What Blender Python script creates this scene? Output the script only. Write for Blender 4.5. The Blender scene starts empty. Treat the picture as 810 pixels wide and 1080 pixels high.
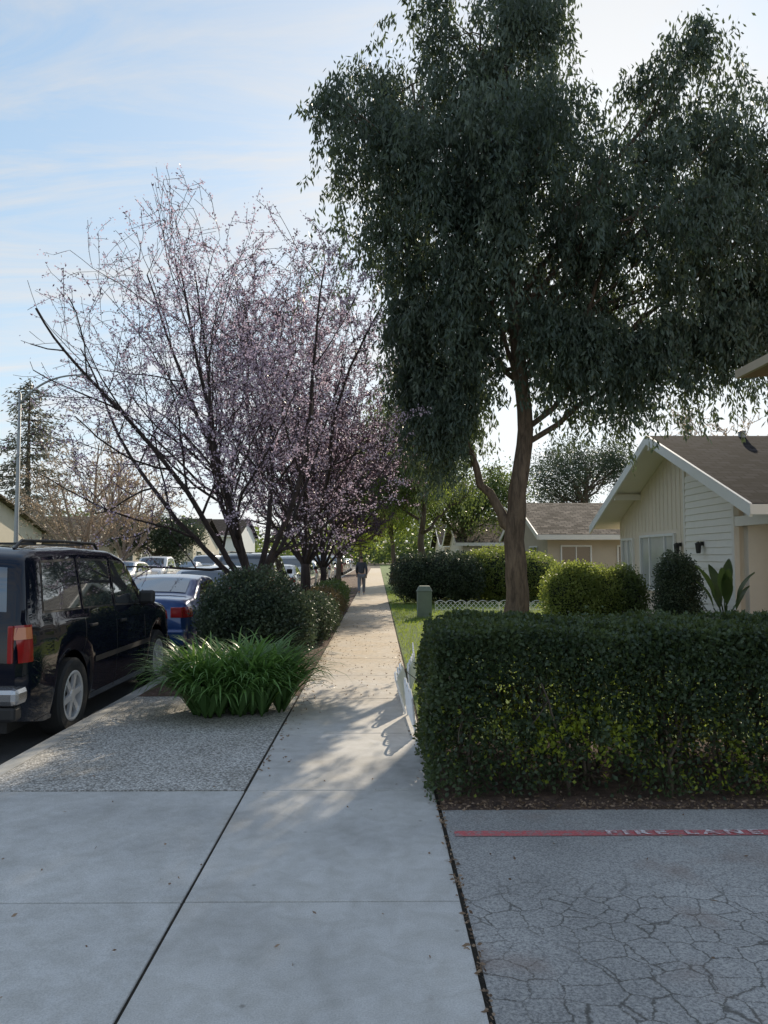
import bpy, math, random
import numpy as np
from mathutils import Vector, Matrix
rng=np.random.default_rng(11); random.seed(11)
C=bpy.context.scene.collection
# ------------------------------------------------------------ materials
def nmat(name):
    m=bpy.data.materials.new(name); m.use_nodes=True
    return m,m.node_tree.nodes,m.node_tree.links
def plain(name,col,rough=0.6,metal=0.0,coat=0.0,spec=0.5,var=0.12,scale=6.0,bump=0.0):
    m,n,l=nmat(name); b=n['Principled BSDF']
    b.inputs['Roughness'].default_value=rough; b.inputs['Metallic'].default_value=metal
    b.inputs['Coat Weight'].default_value=coat; b.inputs['Coat Roughness'].default_value=0.02
    b.inputs['Specular IOR Level'].default_value=spec
    tc=n.new('ShaderNodeTexCoord'); no=n.new('ShaderNodeTexNoise'); no.inputs['Scale'].default_value=scale
    no.inputs['Detail'].default_value=6
    l.new(tc.outputs['Object'],no.inputs['Vector'])
    mx=n.new('ShaderNodeMix'); mx.data_type='RGBA'
    mx.inputs['A'].default_value=(*[c*(1-var) for c in col],1); mx.inputs['B'].default_value=(*[min(1,c*(1+var)) for c in col],1)
    l.new(no.outputs['Fac'],mx.inputs['Factor']); l.new(mx.outputs['Result'],b.inputs['Base Color'])
    if bump>0:
        bp=n.new('ShaderNodeBump'); bp.inputs['Strength'].default_value=bump; bp.inputs['Distance'].default_value=0.02
        n2=n.new('ShaderNodeTexNoise'); n2.inputs['Scale'].default_value=scale*8; n2.inputs['Detail'].default_value=4
        l.new(tc.outputs['Object'],n2.inputs['Vector'])
        l.new(n2.outputs['Fac'],bp.inputs['Height']); l.new(bp.outputs['Normal'],b.inputs['Normal'])
    return m
def leafmat(name,dark,light,trans=0.4,tcol=None,rough=0.45):
    m,n,l=nmat(name); b=n['Principled BSDF']; b.inputs['Roughness'].default_value=rough
    b.inputs['Specular IOR Level'].default_value=0.35
    a=n.new('ShaderNodeAttribute'); a.attribute_name='tint'
    mx=n.new('ShaderNodeMix'); mx.data_type='RGBA'; mx.inputs['A'].default_value=(*dark,1); mx.inputs['B'].default_value=(*light,1)
    l.new(a.outputs['Fac'],mx.inputs['Factor']); l.new(mx.outputs['Result'],b.inputs['Base Color'])
    t=n.new('ShaderNodeBsdfTranslucent')
    if tcol is None: tcol=tuple(min(1,c*1.6) for c in light)
    t.inputs['Color'].default_value=(*tcol,1)
    s=n.new('ShaderNodeMixShader'); s.inputs[0].default_value=trans
    l.new(b.outputs[0],s.inputs[1]); l.new(t.outputs[0],s.inputs[2]); l.new(s.outputs[0],n['Material Output'].inputs[0])
    return m
def ramp(n,stops):
    r=n.new('ShaderNodeValToRGB'); e=r.color_ramp.elements
    e[0].position=stops[0][0]; e[0].color=(*stops[0][1],1); e[1].position=stops[-1][0]; e[1].color=(*stops[-1][1],1)
    for p,c in stops[1:-1]:
        q=e.new(p); q.color=(*c,1)
    return r
def noise(n,l,src,scale,detail=6,rough=0.55,dist=0.0):
    t=n.new('ShaderNodeTexNoise'); t.inputs['Scale'].default_value=scale; t.inputs['Detail'].default_value=detail
    t.inputs['Roughness'].default_value=rough; t.inputs['Distortion'].default_value=dist
    l.new(src,t.inputs['Vector']); return t
def mixc(n,l,f,a,b,mode='MIX'):
    m=n.new('ShaderNodeMix'); m.data_type='RGBA'; m.blend_type=mode
    for s,v in (('Factor',f),('A',a),('B',b)):
        if isinstance(v,(int,float)): m.inputs[s].default_value=v
        elif isinstance(v,tuple): m.inputs[s].default_value=(*v,1)
        else: l.new(v,m.inputs[s])
    return m.outputs['Result']
def math_(n,l,op,a,b=None):
    m=n.new('ShaderNodeMath'); m.operation=op
    for i,v in enumerate((a,b)):
        if v is None: continue
        if isinstance(v,(int,float)): m.inputs[i].default_value=v
        else: l.new(v,m.inputs[i])
    return m.outputs[0]
def bumpn(n,l,h,strength,dist,b):
    bp=n.new('ShaderNodeBump'); bp.inputs['Strength'].default_value=strength; bp.inputs['Distance'].default_value=dist
    l.new(h,bp.inputs['Height']); l.new(bp.outputs['Normal'],b.inputs['Normal'])
def mrange(n,l,v,a,b,c=0.0,d=1.0):
    g=n.new('ShaderNodeMapRange'); g.inputs['From Min'].default_value=a; g.inputs['From Max'].default_value=b; g.inputs['To Min'].default_value=c; g.inputs['To Max'].default_value=d; l.new(v,g.inputs['Value']); return g.outputs[0]
def concrete_mat(name,base=(0.40,0.40,0.385),dirt=False):
    m,n,l=nmat(name); b=n['Principled BSDF']; b.inputs['Roughness'].default_value=0.85
    tc=n.new('ShaderNodeTexCoord').outputs['Object']
    big=noise(n,l,tc,0.9,8,0.6); med=noise(n,l,tc,7,8,0.65,0.5); fine=noise(n,l,tc,140,3,0.7)
    r1=ramp(n,[(0.3,tuple(c*0.74 for c in base)),(0.5,base),(0.72,tuple(c*1.15 for c in base))]); l.new(big.outputs['Fac'],r1.inputs[0])
    r2=ramp(n,[(0.3,(0.80,0.79,0.76)),(0.62,(1,1,1))]); l.new(med.outputs['Fac'],r2.inputs[0])
    r3=ramp(n,[(0.3,(0.70,0.70,0.70)),(0.6,(1.0,1.0,1.0))]); l.new(fine.outputs['Fac'],r3.inputs[0])
    c=mixc(n,l,1.0,r1.outputs[0],r2.outputs[0],'MULTIPLY'); c=mixc(n,l,1.0,c,r3.outputs[0],'MULTIPLY')
    v=n.new('ShaderNodeTexVoronoi'); v.inputs['Scale'].default_value=3.1; l.new(tc,v.inputs['Vector'])
    rs=ramp(n,[(0.02,(0.6,0.58,0.55)),(0.05,(1,1,1))]); l.new(v.outputs['Distance'],rs.inputs[0])
    c=mixc(n,l,1.0,c,rs.outputs[0],'MULTIPLY')
    if dirt:
        sx=n.new('ShaderNodeSeparateXYZ'); l.new(tc,sx.inputs[0])
        g=mrange(n,l,sx.outputs['Y'],7.0,13.0); dn=noise(n,l,tc,2.3,8,0.7); dm=mrange(n,l,dn.outputs['Fac'],0.36,0.58)
        f=math_(n,l,'MULTIPLY',g,math_(n,l,'ADD',math_(n,l,'MULTIPLY',dm,0.4),0.45))
        sp=noise(n,l,tc,14,6,0.7); dr=ramp(n,[(0.3,(0.34,0.25,0.155)),(0.65,(0.62,0.49,0.33))]); l.new(sp.outputs['Fac'],dr.inputs[0])
        c=mixc(n,l,f,c,dr.outputs[0])
    l.new(c,b.inputs['Base Color']); bumpn(n,l,fine.outputs['Fac'],0.35,0.004,b); return m
def asphalt_mat(name,base=(0.15,0.15,0.15),cracks=True):
    m,n,l=nmat(name); b=n['Principled BSDF']; b.inputs['Roughness'].default_value=0.9
    tc=n.new('ShaderNodeTexCoord').outputs['Object']
    big=noise(n,l,tc,0.8,7,0.6); fine=noise(n,l,tc,85,4,0.8); 
    r1=ramp(n,[(0.3,tuple(c*0.72 for c in base)),(0.7,tuple(c*1.2 for c in base))]); l.new(big.outputs['Fac'],r1.inputs[0])
    r3=ramp(n,[(0.36,(0.5,0.5,0.5)),(0.5,(0.97,0.97,0.97)),(0.64,(1.42,1.4,1.34))]); l.new(fine.outputs['Fac'],r3.inputs[0])
    c=mixc(n,l,1.0,r1.outputs[0],r3.outputs[0],'MULTIPLY')
    h=fine.outputs['Fac']
    if cracks:
        w=noise(n,l,tc,8.0,6,0.8); 
        dv=n.new('ShaderNodeVectorMath'); dv.operation='MULTIPLY_ADD'; l.new(w.outputs['Color'],dv.inputs[0]); dv.inputs[1].default_value=(0.09,0.09,0); l.new(tc,dv.inputs[2])
        flat=n.new('ShaderNodeVectorMath'); flat.operation='MULTIPLY'; l.new(dv.outputs[0],flat.inputs[0]); flat.inputs[1].default_value=(1,1.1,0)
        def vor(sc):
            v=n.new('ShaderNodeTexVoronoi'); v.feature='DISTANCE_TO_EDGE'; v.inputs['Scale'].default_value=sc; v.inputs['Randomness'].default_value=0.8; l.new(flat.outputs[0],v.inputs['Vector']); return v.outputs['Distance']
        sx=n.new('ShaderNodeSeparateXYZ'); l.new(tc,sx.inputs[0])
        g=mrange(n,l,sx.outputs['Y'],4.3,3.8)
        nm=noise(n,l,tc,1.1,4,0.6); ms=mrange(n,l,nm.outputs['Fac'],0.32,0.46)
        mask=math_(n,l,'MULTIPLY',g,ms)
        vary=noise(n,l,tc,7,3,0.6)
        thr=mrange(n,l,vary.outputs['Fac'],0.34,0.66,0.012,0.040)
        def crack(d,t):
            q=math_(n,l,'DIVIDE',d,t); return mrange(n,l,q,1.0,0.3)
        k=math_(n,l,'MULTIPLY',crack(vor(6.2),thr),mask); kk=k
        kd=math_(n,l,'MULTIPLY',kk,0.75)
        c=mixc(n,l,kd,c,(0.07,0.063,0.05))
        pt=noise(n,l,tc,1.7,3,0.5); pr=ramp(n,[(0.56,(0,0,0)),(0.68,(1,1,1))]); l.new(pt.outputs['Fac'],pr.inputs[0])
        pf=math_(n,l,'MULTIPLY',pr.outputs[0],0.4); c=mixc(n,l,pf,c,(0.26,0.18,0.14))
        h=math_(n,l,'SUBTRACT',math_(n,l,'MULTIPLY',fine.outputs['Fac'],0.5),math_(n,l,'MULTIPLY',kk,0.8))
    l.new(c,b.inputs['Base Color']); bumpn(n,l,h,0.5,0.008,b); return m
def aggregate_mat(name):
    m,n,l=nmat(name); b=n['Principled BSDF']; b.inputs['Roughness'].default_value=0.8
    tc=n.new('ShaderNodeTexCoord').outputs['Object']
    v=n.new('ShaderNodeTexVoronoi'); v.inputs['Scale'].default_value=68; l.new(tc,v.inputs['Vector'])
    r=ramp(n,[(0.0,(0.28,0.27,0.25)),(0.4,(0.50,0.49,0.46)),(0.7,(0.66,0.64,0.60)),(1.0,(0.85,0.83,0.79))])
    sp=n.new('ShaderNodeSeparateColor'); l.new(v.outputs['Color'],sp.inputs[0]); l.new(sp.outputs[0],r.inputs[0])
    e=ramp(n,[(0.35,(1,1,1)),(0.8,(0.46,0.44,0.42))]); l.new(v.outputs['Distance'],e.inputs[0])
    c=mixc(n,l,1.0,r.outputs[0],e.outputs[0],'MULTIPLY')
    big=noise(n,l,tc,1.5,5); rb=ramp(n,[(0.3,(0.78,0.76,0.72)),(0.7,(1.1,1.1,1.1))]); l.new(big.outputs['Fac'],rb.inputs[0])
    c=mixc(n,l,1.0,c,rb.outputs[0],'MULTIPLY')
    l.new(c,b.inputs['Base Color']); h=math_(n,l,'SUBTRACT',1.0,v.outputs['Distance']); bumpn(n,l,h,0.6,0.006,b); return m
def ground_mat(name,c1,c2,c3,scale=4):
    m,n,l=nmat(name); b=n['Principled BSDF']; b.inputs['Roughness'].default_value=0.95
    tc=n.new('ShaderNodeTexCoord').outputs['Object']
    a=noise(n,l,tc,scale,8,0.7); r=ramp(n,[(0.3,c1),(0.5,c2),(0.72,c3)]); l.new(a.outputs['Fac'],r.inputs[0])
    f=noise(n,l,tc,scale*14,4,0.7); r2=ramp(n,[(0.3,(0.5,0.5,0.5)),(0.7,(1.3,1.3,1.3))]); l.new(f.outputs['Fac'],r2.inputs[0])
    c=mixc(n,l,1.0,r.outputs[0],r2.outputs[0],'MULTIPLY'); l.new(c,b.inputs['Base Color'])
    bumpn(n,l,f.outputs['Fac'],0.9,0.03,b); return m
def shingle_mat(name,base):
    m,n,l=nmat(name); b=n['Principled BSDF']; b.inputs['Roughness'].default_value=0.95; b.inputs['Specular IOR Level'].default_value=0.1
    tc=n.new('ShaderNodeTexCoord').outputs['Object']
    br=n.new('ShaderNodeTexBrick'); br.inputs['Scale'].default_value=1.0; br.inputs['Brick Width'].default_value=0.34; br.inputs['Row Height'].default_value=0.2
    br.inputs['Mortar Size'].default_value=0.018; br.inputs['Color1'].default_value=(*[c*0.45 for c in base],1); br.inputs['Color2'].default_value=(*[c*1.8 for c in base],1)
    br.inputs['Mortar'].default_value=(*[c*0.2 for c in base],1); l.new(tc,br.inputs['Vector'])
    f=noise(n,l,tc,3,7,0.7); r2=ramp(n,[(0.3,(0.55,0.55,0.55)),(0.7,(1.4,1.35,1.25))]); l.new(f.outputs['Fac'],r2.inputs[0])
    c=mixc(n,l,1.0,br.outputs['Color'],r2.outputs[0],'MULTIPLY'); l.new(c,b.inputs['Base Color'])
    bumpn(n,l,br.outputs['Fac'],-0.8,0.03,b); return m
def bark_mat(name,c1,c2,scale=3):
    m,n,l=nmat(name); b=n['Principled BSDF']; b.inputs['Roughness'].default_value=0.9
    tc=n.new('ShaderNodeTexCoord').outputs['Object']; mp=n.new('ShaderNodeMapping'); mp.inputs['Scale'].default_value=(4,4,0.8); l.new(tc,mp.inputs[0])
    a=noise(n,l,mp.outputs[0],scale,8,0.7,0.6); r=ramp(n,[(0.32,c1),(0.65,c2)]); l.new(a.outputs['Fac'],r.inputs[0])
    l.new(r.outputs[0],b.inputs['Base Color']); bumpn(n,l,a.outputs['Fac'],0.9,0.05,b); return m

M={}
M['concrete']=concrete_mat('concrete',(0.64,0.62,0.585),True); M['apron']=concrete_mat('apron_concrete',(0.63,0.615,0.585)); M['kerb']=concrete_mat('kerb_concrete',(0.48,0.475,0.45))
M['asphalt']=asphalt_mat('cracked_asphalt',(0.37,0.36,0.345)); M['road']=asphalt_mat('road_asphalt',(0.07,0.07,0.072),False)
M['aggregate']=aggregate_mat('exposed_aggregate')
M['mulch']=ground_mat('mulch',(0.05,0.03,0.022),(0.16,0.10,0.075),(0.30,0.19,0.14),9)
M['soil']=ground_mat('joint_soil',(0.02,0.016,0.012),(0.06,0.05,0.035),(0.12,0.09,0.065),12)
M['lawn']=ground_mat('lawn',(0.06,0.11,0.02),(0.12,0.19,0.04),(0.19,0.26,0.07),2)
M['ground']=ground_mat('ground',(0.06,0.065,0.03),(0.11,0.11,0.06),(0.16,0.14,0.09),0.4)
M['shingle']=shingle_mat('dark_shingle',(0.026,0.024,0.027)); M['tanroof']=shingle_mat('tan_shingle',(0.15,0.125,0.105))
M['cream']=plain('cream_paint',(0.76,0.67,0.55),0.7,var=0.06); M['cream2']=plain('cream_siding',(0.8,0.77,0.71),0.7,var=0.05)
M['trim']=plain('pale_trim',(0.8,0.76,0.70),0.6,var=0.04); M['white']=plain('white_paint',(0.8,0.8,0.79),0.5,var=0.05)
M['tan']=plain('tan_stucco',(0.52,0.44,0.35),0.85,var=0.1,scale=2,bump=0.2); M['beige']=plain('beige_stucco',(0.6,0.54,0.44),0.85,var=0.08,scale=2,bump=0.2)
M['eave']=plain('brown_eave',(0.34,0.22,0.14),0.7,var=0.1)
M['glass']=plain('window_glass',(0.03,0.035,0.04),0.06,spec=0.8,var=0.3,scale=1.0); M['curtain']=plain('window_blind',(0.40,0.42,0.42),0.2,spec=0.8,var=0.25,scale=1.5)
M['black']=plain('black_metal',(0.02,0.02,0.02),0.5); M['brown']=plain('brown_door',(0.12,0.07,0.045),0.55)
M['galv']=plain('galvanised_steel',(0.3,0.31,0.31),0.5,metal=0.6); M['util']=plain('utility_green',(0.22,0.27,0.22),0.6,var=0.15)
M['bark']=bark_mat('bark',(0.05,0.034,0.024),(0.22,0.155,0.11)); M['barkplum']=bark_mat('plum_bark',(0.018,0.013,0.013),(0.07,0.05,0.045))
M['barkpale']=bark_mat('pale_bark',(0.2,0.14,0.10),(0.42,0.33,0.25)); M['barkgrey']=bark_mat('grey_bark',(0.06,0.045,0.035),(0.18,0.14,0.1))
M['L_big']=leafmat('drooping_leaf',(0.026,0.048,0.038),(0.13,0.165,0.125),0.26,(0.15,0.20,0.08))
M['L_plum']=leafmat('plum_blossom',(0.42,0.32,0.42),(0.80,0.69,0.80),0.45,(0.70,0.57,0.71),0.7)
M['L_plumleaf']=leafmat('plum_bronze_leaf',(0.045,0.028,0.045),(0.14,0.09,0.13),0.3,(0.16,0.10,0.14))
M['L_hedge']=leafmat('hedge_leaf',(0.017,0.036,0.020),(0.078,0.112,0.055),0.24,(0.22,0.27,0.06),0.4)
M['L_young']=leafmat('young_hedge_leaf',(0.12,0.16,0.03),(0.38,0.44,0.06),0.5,(0.62,0.68,0.08),0.4)  # bright yellow-green stands in for sunlight shining through the lower hedge
M['L_dark']=leafmat('dark_shrub_leaf',(0.02,0.036,0.022),(0.08,0.11,0.06),0.2)
M['L_lit']=leafmat('yellow_green_leaf',(0.075,0.105,0.03),(0.22,0.27,0.085),0.4,(0.40,0.48,0.10))
M['L_mid']=leafmat('green_leaf',(0.035,0.06,0.022),(0.12,0.16,0.055),0.35,(0.22,0.29,0.07))
M['L_red']=leafmat('reddish_leaf',(0.06,0.05,0.025),(0.17,0.13,0.06),0.3)
M['L_bright']=leafmat('spring_leaf',(0.11,0.14,0.03),(0.24,0.30,0.06),0.5,(0.5,0.6,0.10))
M['L_agap']=leafmat('strap_leaf',(0.045,0.10,0.03),(0.17,0.31,0.10),0.35,(0.26,0.45,0.09),0.38)
M['L_con']=leafmat('conifer_needles',(0.07,0.08,0.06),(0.17,0.17,0.12),0.2)
M['L_twig']=leafmat('budding_twig',(0.24,0.17,0.12),(0.46,0.36,0.26),0.3)
M['L_grass']=leafmat('grass_blade',(0.07,0.12,0.02),(0.18,0.26,0.05),0.45,(0.38,0.48,0.07))
M['L_dead']=leafmat('fallen_leaf',(0.10,0.06,0.035),(0.34,0.24,0.16),0.15)
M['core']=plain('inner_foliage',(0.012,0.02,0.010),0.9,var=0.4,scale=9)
# ------------------------------------------------------------ mesh helpers
def tag(o,label=None,category=None,kind=None,group=None):
    if label:o['label']=label
    if category:o['category']=category
    if kind:o['kind']=kind
    if group:o['group']=group
    return o
def empty(name,loc,label,category,group=None,rotz=0):
    o=bpy.data.objects.new(name,None); o.empty_display_size=0.3; o.location=loc; o.rotation_euler=(0,0,rotz); C.objects.link(o)
    return tag(o,label,category,None,group)
class MB:
    def __init__(s): s.v=[];s.f=[]
    def add(s,vs,fs):
        b=len(s.v); s.v.extend([tuple(map(float,p)) for p in vs]); s.f.extend([tuple(i+b for i in f) for f in fs]); return s
    def box(s,c,d,rz=0,rx=0,ry=0):
        M3=Matrix.Rotation(rz,3,'Z')@Matrix.Rotation(ry,3,'Y')@Matrix.Rotation(rx,3,'X'); c=Vector(c)
        vs=[c+M3@Vector((sx*d[0]/2,sy*d[1]/2,sz*d[2]/2)) for sz in(-1,1) for sy in(-1,1) for sx in(-1,1)]
        return s.add(vs,[(0,2,3,1),(4,5,7,6),(0,1,5,4),(2,6,7,3),(0,4,6,2),(1,3,7,5)])
    def bb(s,x0,x1,y0,y1,z0,z1): return s.box(((x0+x1)/2,(y0+y1)/2,(z0+z1)/2),(x1-x0,y1-y0,z1-z0))
    def tube(s,pts,rad,n=6,cap=True):
        pts=np.asarray(pts,float); k=len(pts)
        t=np.gradient(pts,axis=0); t/=np.linalg.norm(t,axis=1)[:,None]+1e-9
        ref=np.array([1.0,0.13,0.07]) if abs(t[0][0])<0.8 else np.array([0.1,1.0,0.2])
        u=np.cross(t,ref); u/=np.linalg.norm(u,axis=1)[:,None]+1e-9; w=np.cross(t,u)
        a=np.arange(n)*2*math.pi/n; rad=np.broadcast_to(np.asarray(rad,float),(k,))
        R=pts[:,None,:]+rad[:,None,None]*(np.cos(a)[None,:,None]*u[:,None,:]+np.sin(a)[None,:,None]*w[:,None,:])
        b=len(s.v); s.v.extend(map(tuple,R.reshape(-1,3).tolist()))
        for i in range(k-1):
            for j in range(n):
                q=(j+1)%n; s.f.append((b+i*n+j,b+i*n+q,b+(i+1)*n+q,b+(i+1)*n+j))
        if cap:
            s.f.append(tuple(b+j for j in range(n))[::-1]); s.f.append(tuple(b+(k-1)*n+j for j in range(n)))
        return s
    def lathe(s,prof,n=24,axis='X',c=(0,0,0)):
        b=len(s.v)
        for (a,r) in prof:
            for j in range(n):
                t=2*math.pi*j/n; p={'X':(a,r*math.cos(t),r*math.sin(t)),'Z':(r*math.cos(t),r*math.sin(t),a)}[axis]
                s.v.append((p[0]+c[0],p[1]+c[1],p[2]+c[2]))
        for i in range(len(prof)-1):
            for j in range(n):
                q=(j+1)%n; s.f.append((b+i*n+j,b+i*n+q,b+(i+1)*n+q,b+(i+1)*n+j))
        return s
    def obj(s,name,mat,parent=None,smooth=False,angle=None,bevel=0,**k):
        me=bpy.data.meshes.new(name); me.from_pydata(s.v,[],s.f); me.update()
        if mat is not None: me.materials.append(mat)
        if smooth or angle:
            me.shade_smooth()
            if angle: me.set_sharp_from_angle(angle=math.radians(angle))
        o=bpy.data.objects.new(name,me); C.objects.link(o)
        if parent: o.parent=parent
        if bevel:
            m=o.modifiers.new('b','BEVEL'); m.width=bevel; m.segments=2; m.limit_method='ANGLE'
        return tag(o,**k)
def leaves(name,P,D,L,W,tint,mat,parent=None,fold=0.0,**k):
    P=np.asarray(P,float);N=len(P); D=np.asarray(D,float); D=D/(np.linalg.norm(D,axis=1)[:,None]+1e-9)
    S=np.cross(D,rng.normal(size=(N,3))); S/=np.linalg.norm(S,axis=1)[:,None]+1e-9
    L=np.broadcast_to(L,(N,))[:,None]; W=np.broadcast_to(W,(N,))[:,None]
    mid=P+D*L*0.5
    V=np.stack([P,mid+S*W/2,P+D*L,mid-S*W/2],1).reshape(-1,3)
    me=bpy.data.meshes.new(name); me.vertices.add(4*N); me.vertices.foreach_set('co',V.ravel())
    me.loops.add(4*N); me.loops.foreach_set('vertex_index',np.arange(4*N,dtype=np.int32))
    me.polygons.add(N); me.polygons.foreach_set('loop_start',np.arange(N,dtype=np.int32)*4)
    me.update(calc_edges=True); a=me.attributes.new('tint','FLOAT','POINT'); a.data.foreach_set('value',np.repeat(np.clip(tint,0,1),4).astype(np.float32))
    me.materials.append(mat); me.validate()
    o=bpy.data.objects.new(name,me); C.objects.link(o)
    if parent:o.parent=parent
    return tag(o,**k)
def unit(n):
    d=rng.normal(size=(n,3)); return d/np.linalg.norm(d,axis=1)[:,None]
def lobe_pts(lobes,n,inner=0.5):
    L=np.array(lobes,float); w=(L[:,3]*L[:,4]*L[:,5])**0.7; i=rng.choice(len(L),n,p=w/w.sum())
    u=unit(n); r=rng.uniform(inner**2,1,n)**0.5
    return L[i,:3]+u*L[i,3:]*r[:,None],u,i
def bez(a,b,c,n=8):
    a,b,c=map(lambda q:np.array(q,float),(a,b,c)); t=np.linspace(0,1,n)[:,None]
    return (1-t)**2*a+2*t*(1-t)*b+t*t*c
def wob(p,s):
    q=np.array(p,float); q[1:-1]+=rng.normal(size=q[1:-1].shape)*s; return q
# ------------------------------------------------------------ lobed tree
def lobed_tree(name,loc,trunk,lobes,label,cat,leafm,barkm,nclump,per,lsize,lw,spread=0.35,style='leaf',r0=0.25,sub=8,inner=0.45,strand=(0.5,1.3),group=None,fork=0.45,limbr=0.45,extra=(),tier=0,skirt=()):
    root=empty(name,loc,label,cat,group); mb=MB()
    T=np.array(trunk,float); k=len(T); rr=np.linspace(r0,r0*0.22,k); rr[0]*=1.25
    tt=np.linspace(0,1,k); t2=np.linspace(0,1,k*4)
    Tp=np.stack([np.interp(t2,tt,T[:,j]) for j in range(3)],1); Tr=np.interp(t2,tt,rr)
    Tp[2:]+=np.cumsum(rng.normal(size=Tp[2:].shape)*0.012,axis=0)
    mb.tube(Tp,Tr,12)
    for (a,b,c,r) in extra: mb.tube(wob(bez(a,b,c,12),0.04),np.linspace(r,0.03,12),8)
    subl=[]
    for lb in lobes:
        c=np.array(lb[:3]); hd=np.linalg.norm(c[:2])
        cand=[i for i in range(len(Tp)) if Tp[i][2]<c[2]-0.45*hd and t2[i]>fork*0.6]
        if not cand: cand=[i for i in range(len(Tp)) if t2[i]>fork*0.6][:2]
        i=random.choice(cand[len(cand)//2:])
        s=Tp[i]; m=(s+c)/2+rng.normal(size=3)*0.15
        m[:2]=s[:2]+(c[:2]-s[:2])*0.55; m[2]=s[2]+(c[2]-s[2])*0.62
        p=wob(bez(s,m,c,10),0.07); r=np.linspace(min(Tr[i]*0.6,r0*limbr),0.02,10); mb.tube(p,r,7)
        for q_ in range(max(sub,tier)):
            j=random.randint(3,9); u_=unit(1)[0]; e=c+u_*np.array(lb[3:])*random.uniform(0.6,1.0)
            if tier and q_<tier:
                rs=random.uniform(0.28,0.42); subl.append((e[0],e[1],e[2],lb[3]*rs,lb[4]*rs,lb[5]*rs*0.6))
            if q_<sub:
                q=wob(bez(p[j],(p[j]+e)/2+np.array([0,0,0.15]),e,6),0.04); mb.tube(q,np.linspace(max(0.015,r[j]*0.55),0.006,6),4,False)
    mb.obj('trunk',barkm,root,smooth=True)
    if tier:
        subl+=list(skirt)*3
        n1=int(nclump*0.86); C1,u1,i1=lobe_pts(subl,n1,0.2); C2,u2,_=lobe_pts(lobes,nclump-n1,0.0)
        Cc=np.concatenate([C1,C2]); u=np.concatenate([u1,u2]); st=rng.uniform(0,1,len(subl))**1.2
        ct=np.concatenate([st[i1]*0.9+rng.uniform(0,0.2,n1),rng.uniform(0,0.3,nclump-n1)])  # inner crown leaves tinted darker, shade put into their colour
    else:
        Cc,u,_=lobe_pts(lobes,nclump,inner); ct=rng.uniform(0,1,nclump)**1.3
    if style=='weep':
        n=nclump*per; idx=np.repeat(np.arange(nclump),per); ln=rng.uniform(strand[0]**0.5,strand[1]**0.5,nclump)**2
        t=rng.uniform(0,1,n); sway=rng.normal(size=(nclump,3))*0.12; sway[:,2]=0
        out=u.copy(); out[:,2]=0
        P=Cc[idx]+out[idx]*0.18*(t[:,None])+sway[idx]*t[:,None]*2
        P[:,2]-=t*ln[idx]-0.2; P+=rng.normal(size=(n,3))*(spread*(1-0.75*t))[:,None]*np.array([1,1,0.6])
        D=rng.normal(size=(n,3))*0.45+np.array([0,0,-1.0])
    else:
        n=nclump*per; idx=np.repeat(np.arange(nclump),per)
        P=Cc[idx]+rng.normal(size=(n,3))*spread*rng.uniform(0.5,1,n)[:,None]; D=rng.normal(size=(n,3))+u[idx]*0.5+np.array([0,0,-0.1])
    tint=ct[idx]*0.75+rng.uniform(0,0.3,n)
    leaves('crown',P,D,lsize*rng.uniform(0.6,1.2,n),lw*rng.uniform(0.7,1.2,n),tint,leafm,root)
    return root
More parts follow.
